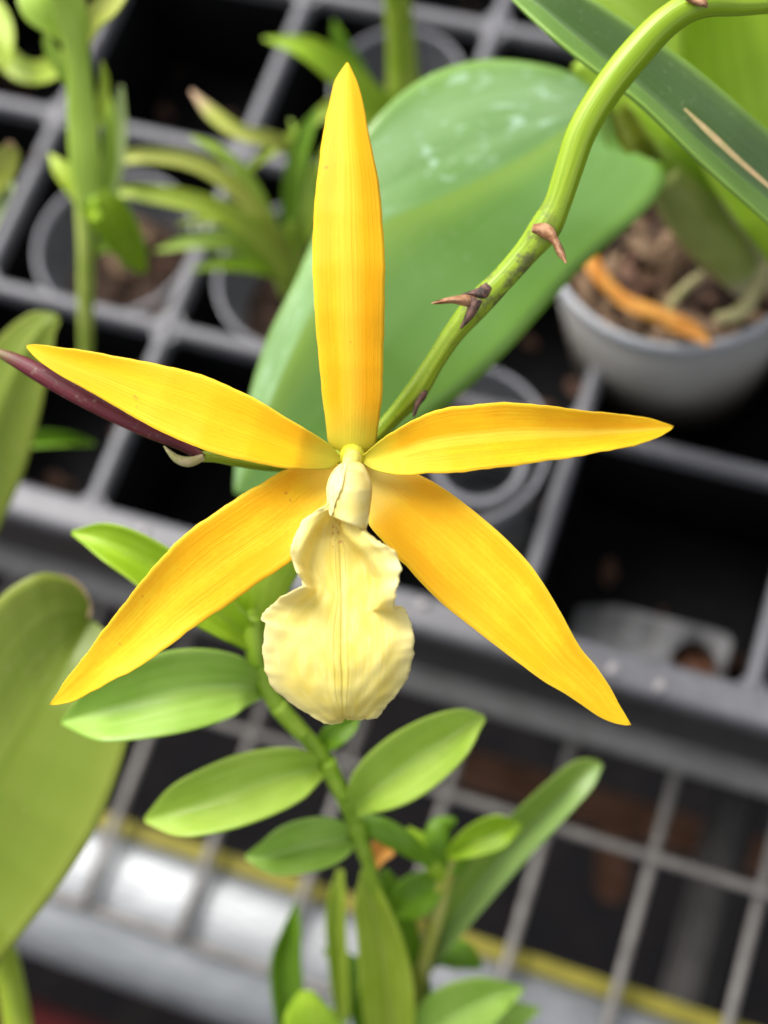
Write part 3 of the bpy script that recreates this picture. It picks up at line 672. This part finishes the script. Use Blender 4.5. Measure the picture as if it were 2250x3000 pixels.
for pts, wd, dp, g in (
    ([(840, 800), (790, 650), (720, 520), (640, 440), (560, 400)], [14, 20, 20, 14, 3], [.412, .40, .393, .39, .39], 'lime'),
    ([(850, 760), (800, 690), (740, 650), (640, 640), (520, 655)], [12, 18, 20, 16, 3], [.408, .40, .395, .393, .395], 'grassy'),
    ([(860, 760), (890, 640), (900, 540), (885, 440), (850, 350)], [14, 22, 22, 16, 3], [.41, .398, .392, .388, .386], 'lime'),
    ([(862, 700), (910, 600), (960, 520), (1000, 460)], [14, 20, 16, 3], [.405, .40, .397, .396], 'bright'),
    ([(840, 810), (760, 780), (660, 770), (560, 790)], [12, 22, 20, 3], [.414, .408, .404, .405], 'bright')):
    spine('leaf', pts, wd, dp, G[g], u2, cup=.0008)
for pts, wd, dp, g in (
    ([(262, 640), (300, 560), (320, 470), (318, 330), (300, 230)], [16, 24, 22, 16, 3], [.376, .372, .37, .368, .367], 'lime'),
    ([(255, 760), (300, 720), (345, 735), (375, 790)], [12, 18, 16, 3], [.384, .38, .384, .392], 'lime'),
    ([(248, 420), (290, 330), (305, 250), (300, 180)], [14, 20, 14, 3], [.364, .36, .358, .357], 'grassy'),
    ([(238, 280), (190, 210), (150, 150), (130, 90)], [16, 22, 18, 3], [.358, .354, .352, .351], 'lime')):
    spine('leaf', pts, wd, dp, G[g], u1, cup=.0008)
u3 = empty('upright_cane_seedling', on(1185, 280, -.018), 'upright green cane seedling in the pot above the spotted leaf', 'seedling')
stem('cane', [(1195, 420), (1184, 300), (1176, 150), (1166, 20), (1150, -80)], [46, 50, 42, 40, 36], [.44, .43, .418, .408, .40], M_cane, u3)
spine('leaf', [(1180, 330), (1100, 300), (1000, 210), (900, 140), (772, 112)], [34, 44, 44, 34, 4], [.428, .415, .405, .40, .40], G['bright'], u3, cup=.0008)
spine('leaf', [(1180, 340), (1080, 330), (990, 320), (930, 330)], [30, 40, 40, 10], [.43, .42, .415, .414], G['grassy'], u3, cup=.0008)
spine('leaf', [(1100, 300), (1030, 190), (995, 120), (978, 60)], [24, 30, 22, 4], [.425, .418, .414, .412], G['deep'], u3, cup=.0008)

# ------------------------------------------------------------------ broad olive leaves, left edge
ol = empty('broad_olive_leaf_plant', P(-200, 3100, .36), 'plant with a broad notched olive leaf filling the lower left edge', 'plant')
blade('leaf', [(-330, 2500), (-250, 2300), (-180, 2120), (-100, 1920), (-30, 1785), (40, 1718), (125, 1680), (190, 1691), (235, 1722), (262, 1768), (267, 1810)],
      [(-60, 2900), (60, 2740), (156, 2619), (271, 2442), (353, 2240), (388, 2080), (385, 1985), (355, 1910), (318, 1860), (290, 1832), (270, 1816)],
      [.345, .338, .332, .328, .326, .325, .326, .329], G['olive'], ol, fold=.005, cup=.002,
      M=[(-200, 2700), (-100, 2500), (0, 2250), (80, 2120), (140, 2020), (190, 1940), (225, 1885), (250, 1845), (268, 1814)], th=.0014, n=60, k=21)
spine('brown_edge', [(150, 1684), (192, 1698), (232, 1728), (256, 1772), (262, 1812)], [4, 9, 12, 11, 4], [.3262, .3264, .3266, .3272, .3278], plain('leaf_brown_edge', (0.36, 0.24, 0.12), (0.44, 0.32, 0.16), 0.7, 0.2, 0, 300, .3), ol, th=.0012)
spine('petiole', [(-60, 2700), (0, 2780), (30, 2880), (60, 3060)], [40, 44, 42, 44], [.345, .35, .356, .365], G['grassy'], ol, cup=-.004, th=.0014)
ol2 = empty('folded_olive_leaf_plant', P(-160, 1500, .40), 'olive folded leaf at the left edge, behind the purple bud', 'plant')
spine('leaf', [(-120, 1540), (-60, 1360), (0, 1190), (60, 1050), (120, 960), (172, 930)], [110, 130, 120, 90, 55, 12], [.372, .364, .358, .354, .352, .352], G['olive'], ol2, fold=-.004, cup=.003)
spine('leaf', [(-100, 1330), (60, 1290), (180, 1285), (280, 1300)], [26, 26, 20, 4], [.39, .388, .388, .39], G['deep'], ol2, cup=.003)

# ------------------------------------------------------------------ leafy stems, bottom centre
lp = empty('leafy_cane_orchid', P(1260, 3300, .40), 'leafy green cane orchid with paired oval leaves below the flower', 'orchid plant')
stem('cane', T([(590, 1130), (570, 1220), (548, 1330), (552, 1420), (590, 1510), (650, 1580), (700, 1640), (745, 1730), (775, 1800), (800, 1880), (830, 1990), (860, 2120), (880, 2290)]),
     [18, 26, 28, 27, 26, 25, 23, 23, 21, 20, 20, 22, 24], [.298, .300, .302, .304, .307, .311, .315, .320, .325, .331, .342, .355, .37], M_canel, lp, 70)
spine('leaf', T([(560, 1400), (490, 1340), (400, 1275), (300, 1205), (220, 1165), (155, 1150)]), [22, 54, 72, 66, 48, 6], [.304, .300, .297, .296, .297, .299], G['bright'], lp, fold=.002, cup=.002, th=.001)
spine('leaf', T([(548, 1380), (560, 1290), (590, 1210), (640, 1150), (690, 1090)]), [40, 72, 84, 64, 10], [.304, .298, .294, .292, .292], G['bright'], lp, cup=-.0012, th=.001)
spine('leaf', T([(575, 1490), (510, 1480), (400, 1490), (290, 1518), (200, 1545), (132, 1560)]), [22, 86, 118, 108, 76, 8], [.308, .302, .298, .297, .298, .301], G['mid'], lp, fold=.005, cup=.001, th=.001)
spine('leaf', T([(708, 1652), (640, 1670), (540, 1700), (440, 1735), (370, 1758), (312, 1772)]), [20, 76, 100, 92, 66, 8], [.316, .310, .306, .305, .306, .308], G['lime'], lp, fold=.004, cup=.001, th=.001)
spine('leaf', T([(782, 1805), (720, 1815), (650, 1830), (590, 1848), (530, 1852)]), [16, 66, 76, 58, 8], [.327, .322, .320, .320, .322], G['mid'], lp, fold=.004, cup=.001, th=.001)
spine('leaf', T([(755, 1762), (800, 1710), (870, 1660), (950, 1605), (1010, 1565), (1048, 1550)]), [16, 72, 96, 84, 50, 8], [.322, .315, .310, .307, .306, .307], G['lime'], lp, fold=.004, cup=.001, th=.001)
spine('leaf', T([(690, 1620), (720, 1590), (750, 1570), (775, 1545)]), [20, 34, 26, 6], [.316, .314, .314, .315], G['deep'], lp, cup=.0012, th=.001)
spine('leaf', T([(770, 1770), (820, 1790), (880, 1825), (935, 1870)]), [20, 36, 34, 14], [.325, .322, .324, .33], G['deep'], lp, cup=-.0012, th=.001)
for (x, y), (x2, y2), d in (((548, 1330), (556, 1440), .3012), ((600, 1525), (655, 1590), .3068), ((705, 1645), (742, 1725), .3142), ((765, 1775), (790, 1850), .3232)):
    stem('node_sheath', T([(x, y), ((x*2+x2)/3, (y*2+y2)/3), (x2, y2)]), [28, 27, 22], [d, d + .001, d + .003], M_canel, lp, 12, 12)
spine('withered_leaf', T([(795, 1890), (815, 1850), (832, 1828), (850, 1815)]), [10, 26, 36, 16], [.336, .335, .335, .336], M_orange, lp, cup=.0012)
spine('leaf', T([(845, 2290), (838, 2150), (822, 2040), (800, 1950), (785, 1880)]), [60, 78, 66, 44, 8], [.366, .352, .343, .336, .332], G['grassy'], lp, fold=.005, th=.001)
spine('leaf', T([(905, 2280), (900, 2150), (875, 2030), (850, 1930), (830, 1880)]), [36, 44, 44, 34, 10], [.372, .362, .352, .344, .34], G['deep'], lp, cup=.0012, th=.001)
spine('leaf', T([(650, 2330), (625, 2180), (618, 2080), (630, 2010), (640, 1950)]), [40, 46, 44, 26, 4], [.372, .364, .36, .357, .356], G['deep'], lp, fold=.003, th=.001)
spine('leaf', T([(690, 2360), (680, 2260), (665, 2190), (660, 2140)]), [60, 86, 70, 20], [.352, .345, .342, .342], G['bright'], lp, cup=-.0012, th=.001)
spine('leaf', T([(740, 2200), (730, 2080), (725, 1970), (735, 1880)]), [20, 26, 26, 10], [.364, .358, .352, .348], G['grassy'], lp, cup=.002, th=.001)
spine('leaf', T([(800, 2250), (770, 2130), (740, 2080), (700, 2050)]), [34, 44, 34, 6], [.372, .366, .364, .364], G['deep'], lp, cup=.0012, th=.001)
spine('leaf', T([(720, 2250), (760, 2120), (800, 2070), (840, 2050)]), [20, 30, 30, 10], [.37, .362, .36, .36], G['mid'], lp, cup=.0012, th=.001)

l2 = empty('young_side_shoot', P(1240, 3250, .41), 'slender side shoot with a long two-toned leaf at lower right', 'orchid plant')
stem('cane', T([(985, 1840), (962, 1900), (945, 1970), (925, 2050), (900, 2150), (880, 2270)]), [18, 24, 24, 22, 22, 24], [.335, .340, .345, .352, .362, .376], plain('cane_yellow', (0.40, 0.42, 0.06), (0.52, 0.52, 0.14), .45, .4, 0, 160, .2, .1), l2)
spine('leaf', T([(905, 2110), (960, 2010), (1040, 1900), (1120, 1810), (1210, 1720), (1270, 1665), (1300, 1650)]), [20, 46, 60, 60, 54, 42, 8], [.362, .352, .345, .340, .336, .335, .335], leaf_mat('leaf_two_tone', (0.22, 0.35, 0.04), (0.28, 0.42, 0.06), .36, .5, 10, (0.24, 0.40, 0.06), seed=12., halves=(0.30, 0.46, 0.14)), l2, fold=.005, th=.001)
spine('leaf', T([(965, 1850), (1020, 1820), (1080, 1795), (1125, 1782)]), [14, 44, 48, 10], [.334, .331, .330, .331], G['bright'], l2, fold=.003, th=.001)
spine('leaf', T([(960, 1880), (945, 1830), (950, 1790), (985, 1770)]), [20, 34, 36, 8], [.336, .332, .332, .334], G['deep'], l2, cup=-.0012, th=.001)
spine('leaf', T([(980, 1890), (1000, 1850), (1010, 1820), (1015, 1800)]), [14, 26, 20, 5], [.336, .333, .332, .332], G['deep'], l2, cup=-.002, th=.001)
spine('leaf', T([(962, 1890), (920, 1920), (880, 1950), (840, 1985)]), [14, 56, 60, 10], [.340, .342, .344, .348], G['deep'], l2, fold=.002, th=.001)
spine('leaf', T([(880, 1790), (920, 1830), (950, 1870), (965, 1900)]), [10, 34, 40, 24], [.335, .334, .335, .338], G['bright'], l2, cup=-.0012, th=.001)
spine('leaf', T([(915, 2080), (960, 2060), (1000, 2065), (1040, 2090)]), [16, 40, 44, 8], [.360, .360, .362, .366], G['deep'], l2, cup=-.0012, th=.001)
spine('leaf', T([(880, 2290), (960, 2210), (1040, 2165), (1130, 2135)]), [40, 90, 76, 10], [.365, .355, .350, .349], G['mid'], l2, fold=.004, th=.001)
spine('leaf', T([(960, 2330), (1040, 2240), (1100, 2200), (1165, 2180)]), [30, 70, 50, 8], [.375, .366, .362, .362], G['mid'], l2, fold=.003, th=.001)

# ------------------------------------------------------------------ the orchid flower
FD = 0.2600
Z3 = lambda pts: [(a * .678, 900 + b * .678) for a, b in pts]
Z1 = lambda pts: [(a * .678, b * .678) for a, b in pts]
Z4 = lambda pts: [(1125 + a * .678, 900 + b * .678) for a, b in pts]
Z5 = lambda pts: [(a * .678, 1900 + b * .678) for a, b in pts]
Z6 = lambda pts: [(1125 + a * .678, 1900 + b * .678) for a, b in pts]
Z7 = lambda pts: [(700 + a * .4068, 1250 + b * .4068) for a, b in pts]
fl = empty('orchid_flower', P(1035, 1340, FD + .006), 'open yellow star-shaped orchid flower with a cream lip, on its green stem', 'flower')

blade('dorsal_sepal', Z7([(790, 210)]) + Z7([(715, 175)]) + Z3([(1420, 590), (1408, 500), (1395, 400), (1380, 260), (1370, 140)]) + Z1([(1358, 1320), (1352, 1200), (1350, 1080), (1352, 980), (1360, 870), (1372, 760), (1385, 640), (1405, 530), (1425, 430), (1448, 345), (1480, 295), (1498, 269)]),
      Z7([(830, 210)]) + Z7([(930, 175)]) + Z3([(1622, 590), (1638, 500), (1648, 420)]) + T([(827, 820), (830, 700), (832, 590)]) + Z1([(1657, 1000), (1650, 900), (1640, 810), (1625, 720), (1605, 625), (1585, 530), (1567, 430), (1545, 355), (1520, 300), (1504, 270)]),
      [FD + .004, FD + .001, FD - .001, FD - .002, FD - .002, FD - .001, FD + .001, FD + .004, FD + .007], M_sepD, fl, cup=-.0013, fold=-.0003, ej=1.0, th=.0007, n=80, k=19, wav=.0003)
blade('petal', Z7([(745, 225)]) + Z3([(1465, 635), (1420, 590), (1350, 545), (1240, 480), (1120, 405), (1010, 350), (900, 302), (760, 262), (610, 232), (420, 197), (250, 172), (150, 160), (115, 165)]),
      Z7([(745, 250)]) + Z3([(1462, 672), (1430, 697), (1340, 703), (1200, 690), (1050, 660), (900, 622), (780, 575), (640, 510), (500, 430), (370, 356), (230, 276), (150, 215), (115, 175)]),
      [FD + .003, FD - .001, FD - .002, FD - .002, FD - .001, FD + .001, FD + .003, FD + .005], M_petL, fl, cup=.0004, fold=.0002, ej=1.2, ph=.4, th=.0007, n=80, k=19, wav=.0006, wf=1.3)
blade('petal', Z7([(880, 225), (915, 190), (990, 120), (1080, 60), (1170, 5)]) + Z4([(150, 475), (260, 438), (380, 422), (520, 413), (620, 418), (740, 432), (900, 452), (1040, 465), (1130, 475), (1205, 497), (1252, 513)]),
      Z7([(880, 250), (930, 290), (1000, 322), (1100, 340), (1229, 345)]) + Z4([(160, 718), (280, 715), (420, 702), (560, 685), (700, 665), (860, 640), (1000, 612), (1120, 588), (1190, 560), (1240, 530), (1252, 518)]),
      [FD + .003, FD - .001, FD - .002, FD - .002, FD - .001, FD + .001, FD + .004, FD + .007], M_petR, fl, cup=.0010, fold=.0006, ej=1.2, ph=1.4, th=.0007, n=80, k=19, wav=.0005, wf=1.6)
blade('lateral_sepal', Z7([(720, 270), (560, 290)]) + Z3([(1240, 700), (1130, 760), (1000, 840), (880, 920), (780, 1000), (700, 1080), (610, 1190), (520, 1300), (430, 1420)]) + [(264, 1900), (203, 1977), (165, 2035), (145, 2063)],
      Z7([(760, 330), (720, 500), (620, 680), (500, 840)]) + Z3([(1255, 1097), (1150, 1170), (1050, 1240), (920, 1330), (800, 1410), (700, 1485), (600, 1555)]) + Z5([(500, 128), (430, 170), (330, 222), (250, 243), (216, 243)]),
      [FD + .006, FD + .003, FD + .002, FD + .001, FD, FD, FD + .001, FD + .003], M_sepL, fl, cup=.0009, fold=.0003, ej=1.2, ph=2.4, th=.0007, n=80, k=19, wav=.0007, wf=1.5)
blade('lateral_sepal', Z7([(900, 270), (1050, 300)]) + Z4([(100, 700), (160, 727), (230, 765), (330, 835), (430, 915), (530, 1005), (630, 1112), (710, 1228), (780, 1350), (850, 1472)]) + Z6([(920, 82), (980, 172), (1020, 247), (1068, 328)]),
      Z7([(880, 330), (900, 520), (930, 690), (1060, 850), (1170, 980)]) + Z4([(80, 1100), (150, 1180), (250, 1280), (350, 1360), (480, 1460), (600, 1550), (700, 1622)]) + Z6([(760, 180), (850, 240), (930, 295), (1000, 324), (1045, 332), (1068, 331)]),
      [FD + .006, FD + .003, FD + .002, FD + .001, FD, FD, FD + .001, FD + .002], M_sepR, fl, cup=.0009, fold=-.0003, ej=1.2, ph=3.4, th=.0007, n=80, k=19, wav=.0006, wf=1.4)

# lip
LIP = [((650, 420), (790, 430), (945, 440)), ((632, 565), (740, 600), (925, 690)), ((545, 610), (715, 680), (915, 745)), ((450, 685), (718, 760), (985, 805)),
       ((398, 790), (725, 850), (1045, 850)), ((378, 890), (732, 950), (1120, 900)), ((390, 980), (736, 1050), (1160, 990)), ((440, 1075), (738, 1120), (1160, 1070)),
       ((468, 1130), (740, 1200), (1135, 1150)), ((460, 1155), (740, 1260), (1128, 1230)), ((380, 1192), (740, 1320), (1115, 1305)), ((280, 1245), (740, 1390), (1165, 1300)),
       ((205, 1315), (740, 1460), (1210, 1330)), ((163, 1372), (740, 1530), (1240, 1420)), ((193, 1412), (740, 1590), (1258, 1510)), ((178, 1510), (742, 1660), (1262, 1600)),
       ((170, 1620), (744, 1740), (1252, 1680)), ((185, 1740), (745, 1820), (1230, 1760)), ((215, 1830), (747, 1890), (1190, 1850)), ((290, 1930), (749, 1950), (1140, 1935)),
       ((400, 2010), (750, 2010), (1085, 1985)), ((510, 2075), (750, 2055), (1045, 2040)), ((610, 2138), (750, 2085), (1000, 2095)), ((690, 2142), (755, 2100), (900, 2105)), ((740, 2125), (765, 2105), (800, 2090))]
dM = [-.007, -.008, -.0085, -.0085, -.009, -.009, -.0095, -.010, -.0105, -.011, -.0115, -.012, -.0125, -.013, -.0135, -.014, -.0142, -.014, -.0138, -.0132, -.0125, -.0115, -.0105, -.0095, -.009]
dL = [-.012, -.0135, -.0128, -.0120, -.0125, -.0135, -.0145, -.0155, -.0165, -.0165, -.0155, -.0140, -.0130, -.0125, -.0135, -.0125, -.0118, -.0112, -.0105, -.0100, -.0098, -.0096, -.0094, -.009, -.009]
dR = [-.012, -.0150, -.0160, -.0175, -.0190, -.0195, -.0205, -.0210, -.0212, -.0200, -.0170, -.0130, -.0120, -.0125, -.0130, -.0125, -.0118, -.0112, -.0104, -.0102, -.0096, -.0094, -.0092, -.009, -.009]
n = 110; kk = 45
def rs(c): 
    a = np.array(c, float); x = np.linspace(0, len(a) - 1, n); i = np.clip(x.astype(int), 0, len(a) - 2); f = x - i
    e = np.vstack([2*a[0]-a[1], a, 2*a[-1]-a[-2]]); p0, p1, p2, p3 = e[i], e[i+1], e[i+2], e[i+3]; f = f[:, None]
    return .5*((2*p1) + (-p0+p2)*f + (2*p0-5*p1+4*p2-p3)*f**2 + (-p0+3*p1-3*p2+p3)*f**3)
ql, qm, qr = rs([r_[0] for r_ in LIP]), rs([r_[1] for r_ in LIP]), rs([r_[2] for r_ in LIP])
zl, zm, zr = (rs([[x] for x in d])[:, 0] for d in (dL, dM, dR))
pos = []
for i in range(n):
    t = i / (n - 1); row = []
    pw = 3.4 - 1.5 * min(1, max(0, (t - .35) / .25))
    for j in range(kk):
        u = -1 + 2 * j / (kk - 1); e, z = (qr[i], zr[i]) if u > 0 else (ql[i], zl[i]); a = abs(u)
        q = qm[i] + (e - qm[i]) * a
        lobe = max(0.0, min(1.0, (0.47 - t) / 0.08)) * min(1.0, t / 0.05)
        ri = t * 24
        if u > 0:
            cr = float(np.interp(ri, [0, 2, 3, 4, 5, 6, 7, 8, 9, 10, 11], [0, .02, .06, .22, .35, .46, .56, .62, .60, .56, .5]))
            x = min(1, max(0, (a - cr) / .16)); rise = x * x * (3 - 2 * x)
            prof = .45 * rise + .55 * max(0, (a - cr) / (1 - cr)) - .16 * max(0, a - .8) / .2
        else:
            cr = float(np.interp(ri, [0, 2, 4, 6, 7, 8, 9, 10, 11], [.2, .25, .45, .62, .72, .74, .66, .52, .42]))
            x = min(1, max(0, (a - cr) / .35)); rise = x * x * (3 - 2 * x)
            prof = .7 * rise + .3 * max(0, (a - cr) / (1 - cr)) + .10 * a * a - .22 * max(0, a - .8) / .2
        d = zm[i] + (z - zm[i]) * (lobe * prof + (1 - lobe) * a ** pw)
        d += lobe * a ** 5 * (.0009 if u < 0 else .0005) * math.sin(t * 60 + 1.5 * math.sin(t * 23) + (0 if u < 0 else 1.1))
        fr = a ** 6 * (.00035 * math.sin(t * 43 + (2 if u > 0 else 0) + 2*math.sin(t*13)) + .00022 * math.sin(t * 97 + 1 + 3*math.sin(t*29 + u))) * min(1, t * 6) * min(1, (1 - t) * 6) * (1 if t < .5 else .55)
        rid = -.00022 * (math.exp(-((u - .09) / .03) ** 2) + math.exp(-((u + .09) / .03) ** 2)) * min(1, t * 5) * max(0, min(1, (0.95 - t) * 3))
        puck = .00014 * math.sin(u * 17 + 3 * math.sin(t * 9)) * math.sin(t * 33 + u * 4) * min(1, a * 2.5)
        row.append(P(700 + q[0]*.4068 + a**8 * (1.6*math.sin(t*190+u*3+4*math.sin(t*37)) + 1.6*math.sin(t*77+3*math.sin(t*19+u))), 1250 + q[1]*.4068 + a**8 * (1.4*math.sin(t*150+2+3*math.sin(t*41)) + 1.2*math.sin(t*61+u)), FD + d + fr + rid + puck))
    pos.append(row)
lip = sheet('lip', pos, .0006, M_lip, fl, rim=.35)
# tube of the lip folded over the column
TB = [((765, 245), (830, 235)), ((700, 290), (900, 275)), ((655, 355), (940, 350)), ((634, 440), (960, 425)), ((636, 515), (956, 510)), ((645, 575), (946, 585)), ((660, 625), (934, 665)), ((672, 650), (917, 745))]
TB2 = catmull([[*a, *b] for a, b in TB], 44)
def tube_sheet(name, A, lift, bulge, m, kx=25, th=.0006):
    pos = []
    for i in range(len(A)):
        t = i / (len(A) - 1); row = []
        for j in range(kx):
            u = -1 + 2*j/(kx-1); x = A[i][0] + (A[i][2]-A[i][0])*(u+1)/2; y = A[i][1] + (A[i][3]-A[i][1])*(u+1)/2
            bl = bulge * math.sqrt(max(0, 1 - (u*.96)**2)) * (min(1, .35 + t*2.2)) * (1 - .35*max(0, t-.6)/.4)
            row.append(P(700 + x*.4068, 1250 + y*.4068, FD - .004 - .0085*t**.8 - bl - lift))
        pos.append(row)
    return sheet(name, pos, th, m, fl)
tube_sheet('lip_tube', TB2, 0, .0065, M_tube)
def tube_depth(x, y):
    best = (1e9, 0)
    for i in range(0, 44):
        A = TB2[i]; t = i/43
        for q in range(13):
            u = -1 + q/6; X = A[0] + (A[2]-A[0])*(u+1)/2; Y = A[1] + (A[3]-A[1])*(u+1)/2
            e = (X-x)**2 + (Y-y)**2
            if e < best[0]:
                bl = .0065 * math.sqrt(max(0, 1 - (u*.96)**2)) * (min(1, .35 + t*2.2)) * (1 - .35*max(0, t-.6)/.4)
                best = (e, FD - .004 - .0085*t**.8 - bl)
    return best[1]
MG = catmull([(770, 245, 790, 250), (705, 288, 772, 300), (655, 355, 758, 360), (632, 440, 742, 425), (634, 515, 718, 490), (640, 570, 695, 545), (655, 640, 672, 640)], 36)
pos = []
for i in range(36):
    t = i/35; row = []
    for j in range(11):
        u = j/10; x = MG[i][0] + (MG[i][2]-MG[i][0])*u; y = MG[i][1] + (MG[i][3]-MG[i][1])*u
        dd = tube_depth(x, y)                # follows the tube, standing a little proud
        row.append(P(700 + x*.4068, 1250 + y*.4068, dd - .0004 - .0003*u*math.sin(min(1, t*1.2)*2.6)))
    pos.append(row)
sheet('lip_margin', pos, .0005, M_margin, fl)
stem('column', Z7([(825, 205), (820, 222), (812, 248), (800, 300)]), [16, 25, 27, 18], [FD + .001, FD - .002, FD - .0058, FD - .007], M_col_cap, fl, 20, 18)
stem('receptacle', Z7([(818, 165), (816, 215), (815, 300)]), [26, 40, 30], [FD + .0045, FD + .0035, FD + .006], M_column, fl, 20, 18)
# stalk behind the flower, with bracts and the purple bud
SPTS = [(2330, 2), (2170, 14), (2045, 14), (1955, 62), (1860, 160), (1772, 272), (1705, 385), (1665, 500), (1632, 600), (1597, 668), (1545, 735), (1475, 815), (1400, 892), (1330, 975), (1272, 1062), (1220, 1145), (1150, 1225), (1085, 1290), (1000, 1335), (900, 1358), (800, 1362), (700, 1350), (630, 1338), (575, 1338)]
SRAD = [0.94 * x for x in [33, 34, 44, 48, 52, 50, 48, 45, 43, 50, 41, 38, 42, 34, 31, 35, 27, 26, 24, 22, 21, 20, 18, 17]]
SDEP = [.268, .264, .261, .261, .262, .263, .264, .265, .266, .267, .268, .269, .270, .271, .272, .273, .275, .276, .276, .274, .272, .270, .268, .267]
sk = stem('stalk', SPTS, SRAD, SDEP, M_stalk, fl, 120, 20, 0.0)
stem('pedicel', Z7([(815, 215), (830, 190), (850, 175)]), [26, 24, 24], [FD + .004, FD + .010, FD + .0165], M_column, fl, 14, 14)
spine('bract', Z2P := [(1125 + a*.678, b*.678) for a, b in ((640, 985), (700, 1000), (738, 1040), (765, 1095), (788, 1138))], [12, 23, 13, 12, 2], [.2635, .2622, .2615, .261, .2605], M_bract, sk, cup=-.0012, th=.0005)
spine('bract', [(1125 + a*.678, b*.678) for a, b in ((400, 1300), (350, 1298), (300, 1296), (255, 1302), (205, 1312))], [22, 18, 11, 8, 2], [.2655, .264, .2635, .263, .263], M_bract, sk, cup=-.0012, th=.0005)
spine('bract', [(1125 + a*.678, b*.678) for a, b in ((335, 1275), (390, 1265), (425, 1262), (455, 1232))], [3, 10, 20, 12], [.2655, .2648, .2645, .2648], M_bractd, sk, cup=-.0008, th=.0005)
spine('bract', [(1125 + a*.678, b*.678) for a, b in ((400, 1290), (385, 1330), (365, 1370), (330, 1420))], [20, 16, 12, 3], [.2645, .2645, .265, .266], M_bractd, sk, cup=-.0008, th=.0005)
spine('bract', [(1240, 1120), (1238, 1155), (1222, 1185), (1212, 1220)], [16, 14, 9, 4], [.2715, .271, .271, .271], M_bractd, sk, cup=-.0008, th=.0005)
spine('bract', Z3([(880, 648), (820, 668), (770, 658), (735, 630), (708, 600)]), [10, 15, 13, 8, 2], [.2655, .2648, .2645, .2645, .265], M_bractp, sk, cup=-.0008, th=.0005)
spine('bract', [(2010, -6), (2040, 2), (2062, 10), (2072, 22)], [8, 14, 12, 3], [.2575, .2572, .2572, .258], M_bract, sk, cup=-.0008, th=.0005)
stem('bud', Z3([(880, 652), (780, 592), (650, 535), (500, 462), (350, 382), (200, 300), (80, 235), (-20, 190), (-120, 150)]), [14, 18, 23, 27, 30, 29, 22, 12, 4], [.267, .267, .267, .267, .267, .268, .269, .270, .271], M_bud, sk, 50, 18)
